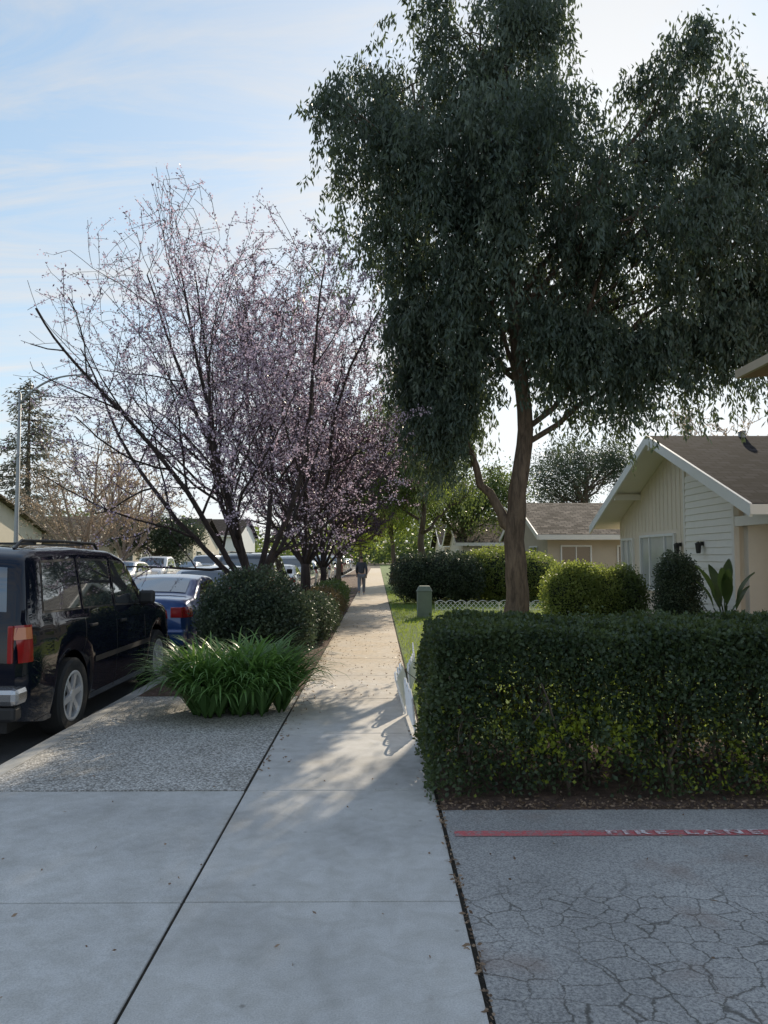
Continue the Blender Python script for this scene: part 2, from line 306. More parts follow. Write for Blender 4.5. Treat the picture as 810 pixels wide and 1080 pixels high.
# ------------------------------------------------------------ recursive twiggy tree
def twig_tree(name,loc,limbs,env,label,cat,barkm,blm,nlv=4,spac=(0.42,0.30,0.22),density=1.0,leafm=None,lf=0.25,psize=0.035,r0=0.11,group=None,rt=0.006,trunk_h=1.0,lean=(0,0),zgrad=None,taper=0.78,rough=0.0,clump=0.35):
    root=empty(name,loc,label,cat,group); mb=MB(); tips=[]
    ec=np.array(env[:3]); er=np.array(env[3:])
    def grow(p,d,L,r,lv):
        seg=0.24 if lv<2 else 0.16; k=max(3,int(L/seg)); pts=[p.copy()]; rad=[r]; 
        nxt=spac[min(lv,len(spac)-1)]*random.uniform(0.8,1.6); acc=0
        wv=(0.06,0.09,0.12,0.15,0.2)[lv]; kids=[]
        for i in range(k):
            d=d+rng.normal(size=3)*wv+np.array([0,0,0.035 if lv<3 else 0.01]); d/=np.linalg.norm(d)
            p=p+d*seg; 
            if (lv>0 or (rough>0 and i>6)):
                qd=(p-ec)/er; lim=1.0+rough*(math.sin(4*math.atan2(qd[2],qd[0])+1.0)+0.6*math.sin(9*math.atan2(qd[2],qd[0])+p[1]))
                if (qd**2).sum()>lim+random.uniform(-0.1,0.12): break
            t=(i+1)/k; rc=max(rt,r*(1-taper*t)); pts.append(p.copy()); rad.append(rc); acc+=seg
            if acc>nxt and lv<nlv and (lv>0 or t>0.12):
                acc=0; nxt=spac[min(lv,len(spac)-1)]*random.uniform(0.7,1.3)
                ax=np.cross(d,rng.normal(size=3)); ax/=np.linalg.norm(ax)+1e-9; a=math.radians(random.uniform(28,58))
                cd=d*math.cos(a)+ax*math.sin(a); kids.append((p.copy(),cd,L*random.uniform(0.42,0.62)*(1-0.35*t),rc*0.55))
            if lv>=2: tips.append((p.copy(),d.copy(),lv))
        if len(pts)>1: mb.tube(pts,rad,(8,6,4,3,3)[lv],lv<2)
        for q in kids: grow(*q,lv+1)
    base=np.array([0,0,-0.05]); top=np.array([lean[0],lean[1],trunk_h])
    mb.tube(wob(bez(base,(base+top)/2,top,6),0.012),np.linspace(r0*1.45,r0*1.05,6),10)
    for (dx,dy,dz,L,f) in limbs:
        d=np.array([dx,dy,dz],float); d/=np.linalg.norm(d); grow(top-np.array([0,0,0.12])*random.uniform(0,1.5),d,L,r0*f,0)
    mb.obj('trunk',barkm,root,smooth=True)
    if blm is not None:
        P=np.array([t[0] for t in tips]); D=np.array([t[1] for t in tips]); n0=len(P)
        cn=np.sin(P[:,0]*2.3+1)*np.sin(P[:,1]*1.9)*np.sin(P[:,2]*2.2+0.4); pr=1-clump+clump*1.6*cn
        if zgrad is not None: pr=pr*np.clip(zgrad(P),0,1.4)
        m=int(9*density); idx=np.repeat(np.arange(n0),m); keep=rng.uniform(size=len(idx))<pr[idx]; idx=idx[keep]; n=len(idx)
        Q=P[idx]+D[idx]*rng.uniform(-0.1,0.08,n)[:,None]+rng.normal(size=(n,3))*0.022
        isl=rng.uniform(size=n)<lf; tint=rng.uniform(0.1,1,n)
        leaves('blossom' if leafm is not None else 'crown',Q[~isl],rng.normal(size=((~isl).sum(),3)),psize,psize*0.9,tint[~isl],blm,root)
        if leafm is not None: leaves('crown',Q[isl],rng.normal(size=(isl.sum(),3)),psize*1.5,psize*0.7,tint[isl],leafm,root)
    return root
# ------------------------------------------------------------ shrubs
def shrub(name,loc,lobes,n,ls,lw,mat,label,cat='shrub',core=True,group=None,inner=0.72,stems=0):
    root=empty(name,loc,label,cat,group)
    for s in range(4):
        mb=MB(); lb=random.choice(lobes); e=np.array(lb[:3])+unit(1)[0]*np.array(lb[3:])*0.6
        mb.tube(wob(bez((lb[0]*0.5,lb[1]*0.5,-0.03),(lb[0]*0.8,lb[1]*0.8,e[2]*0.5),e,6),0.02),np.linspace(0.025,0.008,6),5)
        mb.obj('stem',M['barkgrey'],root,smooth=True)
    P,u,i=lobe_pts(lobes,n,inner); bump=0.06*np.sin(P[:,0]*9)*np.sin(P[:,1]*8+1)*np.sin(P[:,2]*10)
    P+=u*bump[:,None]+rng.normal(size=(n,3))*0.035; P=P[P[:,2]>0.02]; u=u[:len(P)]
    n=len(P); tn=0.5+0.35*np.sin(P[:,0]*7+3)*np.sin(P[:,2]*8)+rng.uniform(-0.3,0.3,n)
    leaves('foliage',P,rng.normal(size=(n,3))+np.array([0,0,0.3]),ls*rng.uniform(0.7,1.2,n),lw,tn,mat,root)
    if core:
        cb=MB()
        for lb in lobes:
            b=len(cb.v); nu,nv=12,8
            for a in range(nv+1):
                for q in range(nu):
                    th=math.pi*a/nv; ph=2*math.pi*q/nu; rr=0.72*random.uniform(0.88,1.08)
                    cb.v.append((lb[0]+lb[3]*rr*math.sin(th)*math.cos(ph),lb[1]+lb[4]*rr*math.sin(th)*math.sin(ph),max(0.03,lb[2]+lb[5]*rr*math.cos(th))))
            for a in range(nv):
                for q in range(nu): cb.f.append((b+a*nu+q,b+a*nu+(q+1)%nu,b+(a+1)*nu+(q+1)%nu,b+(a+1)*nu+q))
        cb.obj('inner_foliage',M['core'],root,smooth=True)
    return root
# ============================================================ GROUND
def slab(name,x0,x1,y0,y1,zt,mat,th=0.1,**k):
    return MB().bb(x0,x1,y0,y1,zt-th,zt).obj(name,mat,kind='structure',**k)
MB().add([(-600,-60,-0.17),(600,-60,-0.17),(600,1200,-0.17),(-600,1200,-0.17)],[(0,1,2,3)]).obj('ground',M['ground'],kind='structure',label='flat neighbourhood ground')
slab('road',-14.2,-3.2,-30,420,-0.12,M['road'],0.04,label='dark asphalt street')
slab('soil_bed',-3.04,0.50,-8,300,-0.012,M['soil'],0.14,label='dark soil under the paving joints')
def panels(name,x0,x1,ys,z,mat,label,gap=0.005):
    mb=MB()
    for a,b in zip(ys[:-1],ys[1:]): mb.bb(x0,x1,a+gap,b-gap,z-0.08,z)
    return mb.obj(name,mat,bevel=0.006,kind='structure',label=label)
ys=[5.65+1.79*i for i in range(-6,60)]
panels('sidewalk',-0.940,0.405,ys,0.0,M['concrete'],'pale concrete sidewalk with scored joints')
panels('driveway_apron',-3.05,-0.956,ys[:7],-0.002,M['apron'],'concrete driveway apron crossing to the street')
slab('aggregate_strip',-2.89,-0.962,5.67,9.4,-0.003,M['aggregate'],0.1,label='exposed pebble aggregate parking strip')
slab('planting_strip',-2.89,-0.962,9.41,120,-0.001,M['mulch'],0.1,label='reddish mulch planting strip')
panels('kerb',-3.05,-2.90,[5.66+3*i for i in range(0,60)],0.0,M['kerb'],'concrete kerb beside the street')
slab('gutter',-3.199,-3.051,-20,180,-0.114,M['kerb'],0.05,label='concrete gutter')
slab('driveway',0.43,16,-12,5.22,-0.004,M['asphalt'],0.12,label='cracked grey asphalt driveway')
slab('hedge_bed',0.43,12,5.225,7.2,0.0,M['mulch'],0.12,label='mulch bed under the hedge')
slab('lawn',0.43,40,7.205,160,-0.003,M['lawn'],0.12,label='green front lawn')
slab('house_bed',6.3,9.3,13.2,27,0.004,M['mulch'],0.06,label='mulch planting bed beside the cream house')  # slab added so the light bounced onto the soffit turns warm
slab('far_sidewalk',-16,-14.2,-20,300,0.0,M['kerb'],0.15,label='sidewalk across the street')
slab('far_lawn',-60,-16.01,-20,300,-0.01,M['lawn'],0.1,label='lawns across the street')
def paintmat(name,col,under,th):
    m,n,l=nmat(name); b=n['Principled BSDF']; b.inputs['Roughness'].default_value=0.85
    tc=n.new('ShaderNodeTexCoord').outputs['Object']; a=noise(n,l,tc,22,8,0.8); r=ramp(n,[(th,(0,0,0)),(th+0.1,(1,1,1))]); l.new(a.outputs['Fac'],r.inputs[0])
    c=mixc(n,l,r.outputs[0],under,col); f=noise(n,l,tc,75,5,0.85); r3=ramp(n,[(0.36,(0.6,0.6,0.6)),(0.6,(1.15,1.15,1.15))]); l.new(f.outputs['Fac'],r3.inputs[0])
    c=mixc(n,l,1.0,c,r3.outputs[0],'MULTIPLY'); l.new(c,b.inputs['Base Color']); bumpn(n,l,f.outputs['Fac'],0.5,0.006,b); return m
MB().add([(0.47,4.73,0.0),(9,4.75,0.0),(9,4.84,0.0),(0.47,4.82,0.0)],[(0,1,2,3)]).obj('painted_line',paintmat('red_line_paint',(0.62,0.14,0.145),(0.38,0.26,0.25),0.43),kind='structure',label='worn red fire lane line')
def ground_text(txt,x,y,size,mat,sx=1.0,spc=1.25):
    cu=bpy.data.curves.new('t','FONT'); cu.body=txt; cu.size=size; cu.space_character=spc; cu.offset=0.003
    o=bpy.data.objects.new('tmp',cu); C.objects.link(o); dg=bpy.context.evaluated_depsgraph_get()
    me=bpy.data.meshes.new_from_object(o.evaluated_get(dg)); bpy.data.objects.remove(o)
    me.materials.clear(); me.materials.append(mat)
    q=bpy.data.objects.new('painted_lettering',me); q.location=(x,y,0.005); q.scale=(sx,1,1); q.rotation_euler=(0,0,0.0025); C.objects.link(q); tag(q,'white stencilled fire lane lettering on red line',None,'structure')
wp=paintmat('white_letter_paint',(0.86,0.84,0.83),(0.58,0.30,0.30),0.45)
ground_text('FIRE LANE',1.39,4.742,0.10,wp,1.5,1.45); ground_text('NO PARKING',2.8,4.746,0.10,wp,1.5,1.45)
# ============================================================ HEDGE
def hedge():
    root=empty('hedge',(2.6,6.2,0),'boxy clipped green hedge beside the asphalt driveway','hedge')
    x0,x1,y0,y1,h=-2.27,1.5,-0.86,0.66,1.20
    n=780000; P=rng.uniform((x0,y0,0.02),(x1,y1,h),(n,3))
    wv=0.022*(np.sin(P[:,0]*5.1+P[:,2]*3)+np.sin(P[:,0]*11.3+P[:,1]*7)+np.sin(P[:,2]*9+P[:,1]*5+P[:,0]*3))
    d=np.minimum.reduce([P[:,0]-x0,x1-P[:,0],P[:,1]-y0,y1-P[:,1],h+0.0-P[:,2]])+wv-0.04
    hole=np.sin(P[:,0]*5.3+0.6)*np.sin(P[:,2]*6.7+P[:,0]*2.1)*np.sin(P[:,1]*4+2)
    pr=np.where(d<0,0,0.04+0.9*np.exp(-d/0.075)); pr*=np.where(P[:,2]<0.6,np.clip(0.26+P[:,2]*1.25,0.15,1),1); pr*=np.where((hole>0.2)&(P[:,2]<0.8),0.28,1)
    P=P[rng.uniform(size=n)<pr]; n=len(P)
    tn=0.40+0.25*np.sin(P[:,0]*8)*np.sin(P[:,2]*9+1)+rng.uniform(-0.4,0.5,n)
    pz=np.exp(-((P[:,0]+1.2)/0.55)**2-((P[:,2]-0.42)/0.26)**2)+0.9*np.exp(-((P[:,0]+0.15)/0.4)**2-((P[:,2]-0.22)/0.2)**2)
    backlit=(rng.uniform(size=n)<pz*0.8)&(np.sin(P[:,0]*19)*np.sin(P[:,2]*17+P[:,0]*6)>-0.1)  # patches of leaves that get the painted sun-through colour
    D=rng.normal(size=(n,3))+np.array([0,-0.3,0.5]); Ls=0.038*rng.uniform(0.6,1.25,n); Ws=0.026*rng.uniform(0.7,1.2,n)
    leaves('foliage',P[~backlit],D[~backlit],Ls[~backlit],Ws[~backlit],tn[~backlit],M['L_hedge'],root)
    leaves('young_foliage',P[backlit],D[backlit],Ls[backlit],Ws[backlit],rng.uniform(0,1,backlit.sum())**1.3,M['L_young'],root)
    m=220; b=np.stack([rng.uniform(x0+.1,x1,m),rng.uniform(y0+.1,y1,m),np.full(m,h-0.06)],1); k=9; idx=np.repeat(np.arange(m),k); t=np.tile(np.linspace(0,1,k),m)
    dr=rng.normal(size=(m,3))*0.3+np.array([0,0,1]); ln=rng.uniform(0.02,0.08,m)
    P=b[idx]+dr[idx]*(t*ln[idx])[:,None]; leaves('sprig_foliage',P,rng.normal(size=(m*k,3))+np.array([0,0,.6]),0.036,0.022,rng.uniform(0.4,1,m*k),M['L_hedge'],root)
    mb=MB()
    for i in range(90):
        x=random.uniform(x0+0.1,x1-0.1);y=random.uniform(y0+0.12,y1-0.15)
        e=(x+random.uniform(-.25,.25),y+random.uniform(-.3,.3),random.uniform(0.7,1.1)); p=wob(bez((x,y,-0.02),(x,y,0.4),e,7),0.02)
        mb.tube(p,np.linspace(0.015,0.006,7),5)
        for j in range(6):
            q=p[random.randint(1,5)]; e2=q+unit(1)[0]*0.22; mb.tube(wob(bez(q,(q+e2)/2,e2,4),0.01),np.linspace(0.006,0.003,4),3)
    mb.obj('stem',M['barkgrey'],root,smooth=True)
hedge()
# ============================================================ BIG TREE
big=[(-0.2,-0.5,9.9,1.15,1.2,1.1),(0.7,0.3,11.4,1.3,1.4,1.2),(2.1,0,12.6,1.4,1.6,1.4),(1.3,-0.8,9.3,1.6,1.7,1.4),(3.1,0.5,11.2,1.2,1.6,1.4),(3.0,-1,8.9,1.8,1.9,1.5),
 (6.3,0.2,11.4,1.2,1.5,0.9),(5.0,0.8,9.6,1.2,1.6,1.0),(7.3,-0.3,9.8,1.3,1.5,1.0),(4.9,-1.0,8.2,1.5,1.6,1.0),(7.0,0.4,7.9,1.3,1.5,1.0),(5.5,0.5,7.0,1.3,1.3,0.9),
 (1.8,-0.8,7.3,1.35,1.5,1.2),(1.2,0.2,5.9,0.75,1.0,1.0),(3.8,0.8,7.3,1.2,1.4,0.9),(8.3,0.5,8.6,1.0,1.2,0.9),(7.9,0.6,7.3,0.9,1.0,0.7),(2.9,0.3,14.1,1.0,1.2,1.0),
 (0.9,-0.3,6.9,0.9,1.1,0.9),(2.7,0.2,7.9,1.4,1.4,1.1),(6.1,-0.3,9.0,1.2,1.3,0.8),(8.8,0.3,9.9,0.9,1.1,0.9),(2.0,0.5,10.7,1.3,1.4,1.1),(0.1,0.6,8.4,0.9,1.1,1.0)]
big=[(a-2.64,b,c,d,e,f) for a,b,c,d,e,f in big]
skirt=[(a-2.64,b,c,d,e,f) for a,b,c,d,e,f in [(0.8,0.2,5.2,.4,.5,.5),(1.1,-0.2,4.7,.4,.5,.5),(1.4,-0.4,4.5,.35,.5,.4),(1.75,0.5,5.0,.4,.5,.5),(1.9,-0.5,5.6,.4,.4,.4),(1.3,0.6,5.3,.4,.4,.5),(3.1,-1.0,6.2,.4,.4,.35),(3.6,-0.6,6.0,.45,.5,.35),(4.2,-0.7,5.8,.5,.5,.35),(4.8,-0.2,5.7,.5,.5,.35),(5.5,-0.5,5.9,.5,.5,.35),(6.2,0.0,6.0,.5,.5,.35),(6.9,-0.3,6.3,.45,.5,.35),(7.6,0.2,6.4,.45,.5,.35),(4.0,0.9,5.6,.45,.4,.3),(5.2,0.8,5.6,.45,.4,.3),(0.5,0.1,6.4,.4,.5,.5),(8.3,.2,7.0,.4,.5,.4)]]
lobed_tree('willowy_tree',(2.64,15,0),[(0,0,-0.1),(0.06,0,0.9),(-0.02,0,2.0),(0.02,0,3.0),(0.2,0,4.4),(-0.05,0,6.5),(-0.35,0,8.8),(-0.1,0,11.5),(0.2,0,13.5)],big,
 'large evergreen shade tree with drooping grey green foliage on the lawn','tree',M['L_big'],M['bark'],4700,48,0.155,0.044,0.12,'weep',0.25,8,0.5,(0.3,2.2),fork=0.66,limbr=0.24,
 extra=[((0,0,2.2),(-0.6,0,2.9),(-1.35,0.1,5.1),0.12)],tier=9,skirt=skirt)
# ============================================================ PLUM TREES
limbs=[(-0.8,-0.2,1.0,6.2,0.5),(-0.5,0.35,1.15,6.6,0.55),(-0.15,-0.3,1.3,6.4,0.55),(0.2,0.3,1.3,6.4,0.52),(0.5,-0.15,1.15,5.8,0.48),(-1.05,0.1,0.8,5.8,0.46),(0.65,0.4,1.2,5.6,0.42),(-0.3,-0.5,1.1,5.8,0.44)]
twig_tree('plum_tree',(-2.05,13.6,0),limbs,(-0.8,0,4.55,3.8,3.0,3.65),'purple leaf plum tree with lilac blossom in the planting strip','tree',M['barkplum'],M['L_plum'],4,(0.50,0.32,0.23),1.5,M['L_plumleaf'],0.22,0.037,0.115,trunk_h=1.15,lean=(-0.12,0),rt=0.0042,rough=0.07,clump=0.5,
  zgrad=lambda P:0.62+0.18*(P[:,0]+2.2))
limbs2=[(-0.5,-0.2,1.2,6.6,0.5),(-0.15,0.3,1.3,7.0,0.55),(0.25,-0.3,1.3,7.0,0.55),(0.55,0.3,1.1,6.4,0.5),(0.8,0,1.0,5.6,0.42),(-0.9,0.2,1.0,5.6,0.42),(0,0,1,7.0,0.5)]
twig_tree('plum_tree',(-1.75,18.8,0),limbs2,(0.5,0,6.0,3.1,3.0,4.9),'second blossoming plum tree further along the planting strip','tree',M['barkplum'],M['L_plum'],4,(0.46,0.31,0.22),1.5,M['L_plumleaf'],0.55,0.044,0.11,trunk_h=1.5,rt=0.006,rough=0.08,clump=0.4)
twig_tree('plum_tree',(-1.9,27,0),limbs2,(0,0,4.2,2.6,2.6,2.9),'small reddish plum tree over the planting strip','tree',M['barkplum'],M['L_plumleaf'],3,(0.42,0.30,0.22),1.2,None,0.0,0.07,0.1,trunk_h=1.3,rt=0.01)
twig_tree('plum_tree',(-1.9,38,0),limbs2,(0,0,4.6,3.0,2.6,3.1),'distant budding street tree in the planting strip','tree',M['barkgrey'],M['L_red'],3,(0.42,0.30,0.22),1.0,None,0.0,0.09,0.11,trunk_h=1.6,rt=0.012)
# ============================================================ other trees
def rl(cx,cz,rx,rz,n,r,ry=None):
    out=[]
    for i in range(n):
        u=unit(1)[0]; s=random.uniform(0.45,0.9); out.append((cx+u[0]*rx*s,u[1]*(ry or rx)*s,cz+u[2]*rz*s,r*random.uniform(.8,1.2),r*random.uniform(.8,1.2),r*random.uniform(.65,1)))
    return out
lobed_tree('shade_tree',(1.9,33,0),[(0,0,-0.1),(0.1,0,1.2),(-0.1,0,2.4),(0.2,0,4.5),(0,0,7)],rl(0.1,6.2,3.2,2.6,16,1.25)+[(-1.8,0,4.6,1.0,1.0,.7),(-2.2,0.5,5.6,.9,1,.8),(2.0,0,4.4,.9,.9,.6)],'green street tree with spreading limbs on the lawn','tree',M['L_mid'],M['barkgrey'],1200,28,0.17,0.06,0.28,'weep',0.22,6,0.25,(0.4,1.5),limbr=0.42)
lobed_tree('shade_tree',(0.95,47,0),[(0,0,-0.1),(0.1,0,1.5),(0,0,3),(0,0,6)],rl(-0.3,6.0,3.6,3.0,16,1.5),'yellow green street tree overhanging the sidewalk','tree',M['L_bright'],M['barkgrey'],850,24,0.18,0.08,0.45,'weep',0.2,5,0.2,(0.4,1.3))
lobed_tree('shade_tree',(-1.7,75,0),[(0,0,-0.1),(0.1,0,2),(0,0,4),(0,0,6)],rl(0,6.0,3.6,3.4,12,1.6),'bright spring green tree at the end of the strip','tree',M['L_bright'],M['barkgrey'],600,24,0.25,0.13,0.5,'leaf',0.22,4,0.3)
lobed_tree('shade_tree',(5.6,50,0),[(0,0,-0.1),(0.1,0,2),(0,0,4),(0,0,6)],rl(0,5.8,3.4,2.9,13,1.5),'green garden tree behind the low houses','tree',M['L_mid'],M['barkgrey'],800,24,0.2,0.1,0.5,'leaf',0.22,5,0.2)
lobed_tree('oak_tree',(16.3,60,0),[(0,0,-0.1),(0.3,0,3),(0,0,6),(0,0,9)],rl(0,8.0,5.4,3.2,24,1.3),'dark airy oak behind the cream house','tree',M['L_dark'],M['barkgrey'],900,20,0.20,0.10,0.55,'leaf',0.35,8,0.2)
twig_tree('bare_tree',(22.5,50,0),[(-0.6,0,1,7,.7),(0.6,0.2,1,7,.7),(0,0.4,1.3,8,.7),(-0.2,-.5,1.2,7,.6),(1,0,.7,6,.5),(-1,0,.8,6,.5)],(0,0,6.8,7,5,6.3),'bare winter tree rising behind the cream house','tree',M['barkpale'],M['L_twig'],3,(0.5,0.35,0.3),0.45,None,0.0,0.09,0.2,trunk_h=2.5,rt=0.018)
twig_tree('bare_tree',(-14.9,39,0),[(-0.6,0,1,5,.6),(0.6,0.2,1,5.5,.6),(0,0.4,1.3,6,.6),(-0.2,-.5,1.2,5,.5),(1,0,.7,5,.5),(-1,0,.8,4.5,.5)],(0.6,0,4.8,4.3,4,4.8),'bare pale branched tree across the street','tree',M['barkpale'],M['L_twig'],3,(0.42,0.28,0.24),0.5,None,0.0,0.07,0.2,trunk_h=1.6,rt=0.013)
twig_tree('bare_tree',(-15.5,47,0),[(-0.6,0,1,5,.7),(0.6,0.2,1,5.5,.7),(0,0.4,1.3,6,.7),(-0.2,-.5,1.2,5,.6),(1,0,.7,5,.5)],(0,0,5.4,4.8,4,5.4),'bare winter tree beside the far sidewalk','tree',M['barkpale'],M['L_twig'],3,(0.45,0.30,0.25),0.6,None,0.0,0.09,0.2,trunk_h=1.6,rt=0.017)
lobed_tree('round_tree',(-13.4-1.2,51,0),[(0,0,-0.1),(0.1,0,1),(0,0,2),(0,0,4)],rl(0,3.0,2.8,1.4,10,1.2),'low dark rounded evergreen across the street','tree',M['L_dark'],M['barkgrey'],600,30,0.17,0.09,0.3,'leaf',0.2,3,0.3)
def conifer(loc,h,r,label):
    root=empty('conifer_tree',loc,label,'tree'); mb=MB(); mb.tube([(0,0,-0.1),(0,0,h*0.5),(0,0,h)],[0.35,0.2,0.03],8); P=[];D=[]
    z=1.5
    while z<h:
        rr=r*(1-(z/h))**0.55+0.25
        for k in range(6):
            a=random.uniform(0,6.283); L=rr*random.uniform(0.4,1.15); d=np.array([math.cos(a),math.sin(a),-0.12]); e=np.array([0,0,z])+d*L
            mb.tube([(0,0,z),tuple(e)],[0.04,0.015],4,False)
            m=int(18*L)+6; t=rng.uniform(0.15,1,m); q=np.array([0,0,z])+d[None]*L*t[:,None]+rng.normal(size=(m,3))*np.array([.3,.3,.22]); P.append(q); D.append(rng.normal(size=(m,3))*.6+d-np.array([0,0,.4]))
        z+=0.55
    mb.obj('trunk',M['barkgrey'],root,smooth=True); P=np.concatenate(P);D=np.concatenate(D)
    leaves('crown',P,D,0.40,0.11,rng.uniform(0,1,len(P)),M['L_con'],root)
conifer((-27.3,60,-0.1),15.6,5.2,'tall soft conifer behind the houses across the street')
def woodland():
    n=42000; cx=rng.uniform(-130,130,420); cy=rng.uniform(150,210,420); ch=rng.uniform(6,13,420)*(0.8+0.2*np.sin(cx*0.07)); i=rng.choice(420,n)
    u=unit(n); P=np.stack([cx[i]+u[:,0]*4.5,cy[i]+u[:,1]*4.5,ch[i]*0.55+u[:,2]*ch[i]*0.45],1); P+=rng.normal(size=(n,3))*0.5
    ct=rng.uniform(0,1,420)
    leaves('woodland',P,rng.normal(size=(n,3)),1.0,0.7,ct[i]*0.6+rng.uniform(0,.4,n),M['L_mid'],None,label='distant belt of mixed trees closing the street',kind='stuff')
woodland()
# ============================================================ SHRUBS
shrub('shrub',(-1.95,12.3,0),[(0,0,0.75,0.9,0.85,0.76),(0.25,-0.1,0.55,0.75,0.75,0.55),(-0.3,0,0.6,0.65,0.7,0.6)],26000,0.06,0.034,M['L_dark'],'dense dark rounded shrub in the planting strip')
shrub('shrub',(-1.45,15.2,0),[(0,0,0.45,0.6,0.9,0.5),(0.1,1.2,0.42,0.55,0.8,0.5)],13000,0.07,0.035,M['L_dark'],'low green shrub beside the sidewalk')
shrub('shrub',(-1.4,18.6,0),[(0,0,0.45,0.55,1.0,0.5),(0.05,1.7,0.4,0.5,1.0,0.45)],11000,0.07,0.035,M['L_red'],'low reddish green shrub beside the sidewalk')
shrub('shrub',(-1.5,24,0),[(0,0,0.4,0.6,1.4,0.5),(0,3,0.4,0.5,1.4,0.45)],8000,0.09,0.05,M['L_mid'],'low planting beside the sidewalk')
shrub('shrub',(4.45,17.2,0),[(-0.1,0,0.8,0.75,0.7,0.78),(0.4,0.1,0.8,0.7,0.6,0.74),(0,0,1.0,0.6,0.6,0.55)],22000,0.055,0.035,M['L_lit'],'wide clipped yellow green shrub in front of the house')
shrub('shrub',(5.5,17.5,0),[(0,0,0.75,0.65,0.55,0.74)],10000,0.055,0.035,M['L_mid'],'smaller clipped green shrub next to the yellow one')
shrub('shrub',(6.4,16.4,0),[(0,0,0.95,0.52,0.5,0.85),(0,0,0.5,0.52,0.5,0.5),(0,0,1.25,0.45,0.45,0.5)],15000,0.05,0.03,M['L_dark'],'dark upright clipped shrub near the front window')
shrub('shrub',(2.0,28,0),[(0.3,0,0.9,1.3,1.1,1.0),(-0.7,0,0.9,0.9,1.0,0.95),(1.1,0.2,0.9,0.9,1.0,0.95)],18000,0.09,0.05,M['L_dark'],'tall dark clipped hedge shrub on the lawn')
shrub('shrub',(4.5,29,0),[(0,0,1.0,1.5,1.1,1.1),(1.3,0,0.9,1.2,1.0,1.0),(-0.9,0,0.9,0.9,1.0,1.0)],22000,0.09,0.05,M['L_lit'],'wide sunlit green shrub on the lawn')
shrub('shrub',(7.6,13.6,0),[(0,0,1.9,0.35,0.4,0.5),(0.1,0,1.1,0.4,0.4,0.8)],7000,0.06,0.035,M['L_mid'],'leafy shrub by the porch')
def agap(loc):
    root=empty('agapanthus',loc,'rounded mound of arching strap leaves by the sidewalk','plant'); V=[];F=[];T=[]
    for c in range(46):
        a=random.uniform(0,6.283); r=0.52*math.sqrt(random.random()); cx,cy=r*math.cos(a)*1.05,r*math.sin(a)*0.9
        for k in range(36):
            az=random.uniform(0,6.283); ox,oy=cx*0.9,cy*0.9; L=random.uniform(0.70,1.12); w=random.uniform(0.011,0.019); el=random.uniform(0.9,1.5); bend=random.uniform(1.3,2.5)
            p=np.array([cx,cy,0.0]); b=len(V); az2=math.atan2(math.sin(az)+oy*1.8,math.cos(az)+ox*1.8); S=8
            side=np.array([-math.sin(az2),math.cos(az2),0]); ti=random.uniform(0,1)
            for s in range(S+1):
                t=s/S; ww=w*(1-t**3)*(0.7+0.6*min(1,t*3)) ; V.append(tuple(p-side*ww)); V.append(tuple(p+side*ww)); T+=[ti*0.6+t*0.3]*2
                e=el-bend*t*t; p=p+np.array([math.cos(az2)*math.cos(e),math.sin(az2)*math.cos(e),math.sin(e)])*L/S; p[2]=max(p[2],0.01)
            for s in range(S): F.append((b+2*s,b+2*s+1,b+2*s+3,b+2*s+2))
    me=bpy.data.meshes.new('foliage'); me.from_pydata(V,[],F); me.materials.append(M['L_agap']); me.shade_smooth()
    a=me.attributes.new('tint','FLOAT','POINT'); a.data.foreach_set('value',np.array(T,np.float32)); o=bpy.data.objects.new('foliage',me); C.objects.link(o); o.parent=root
agap((-1.52,8.5,0))
def bop(loc):
    root=empty('bird_of_paradise',loc,'broad leaved tropical plant in front of the porch','plant'); mb=MB(); st=MB()
    for k in range(10):
        az=random.uniform(0,6.283); h=random.uniform(1.0,1.6); lx,ly=math.cos(az),math.sin(az); top=np.array([lx*0.22,ly*0.22,h*0.6]); st.tube(bez((0,0,-.02),(0,0,h*0.4),top,5),np.linspace(.02,.012,5),5)
        S=7; side=np.array([-ly,lx,0]); p=top.copy(); b=len(mb.v); L=h*0.5
        for s in range(S+1):
            t=s/S; w=0.10*math.sin(math.pi*min(1,t*0.92+0.05)); mb.v+= [tuple(p-side*w+np.array([0,0,.03])),tuple(p),tuple(p+side*w+np.array([0,0,.03]))]; e=1.35-0.8*t; p=p+np.array([lx*math.cos(e),ly*math.cos(e),math.sin(e)])*L/S
        for s in range(S): mb.f+=[(b+3*s,b+3*s+1,b+3*s+4,b+3*s+3),(b+3*s+1,b+3*s+2,b+3*s+5,b+3*s+4)]
    o=mb.obj('leaf',M['L_mid'],root,smooth=True); st.obj('stem',M['L_mid'],root,smooth=True)
bop((6.6,14.6,0))
n=30000; P=np.stack([rng.uniform(0.45,5.5,n),7.4+rng.uniform(0,1,n)**1.5*30,np.zeros(n)],1)
leaves('grass',P,rng.normal(size=(n,3))*0.35+np.array([0,0,1]),0.08,0.013,rng.uniform(0,1,n),M['L_grass'],None,label='short lawn grass blades',kind='stuff')
A=[]
A.append(np.stack([rng.uniform(0.42,3.4,800),5.2+np.abs(rng.normal(size=800))*0.12,np.full(800,0.006)],1))
A.append(np.stack([rng.uniform(-2.85,-0.97,1800),rng.uniform(9.4,22,1800),np.full(1800,0.006)],1))
A.append(np.stack([-0.95+np.abs(rng.normal(size=300))*0.10,rng.uniform(6,16,300),np.full(300,0.004)],1))
A.append(np.stack([0.41-np.abs(rng.normal(size=250))*0.06,rng.uniform(5.3,14,250),np.full(250,0.004)],1))
A.append(np.stack([0.418+rng.normal(size=220)*0.010,rng.uniform(2.0,5.3,220),np.full(220,0.002)],1))
A.append(np.stack([rng.uniform(-0.93,0.4,700),rng.uniform(9,26,700),np.full(700,0.003)],1))
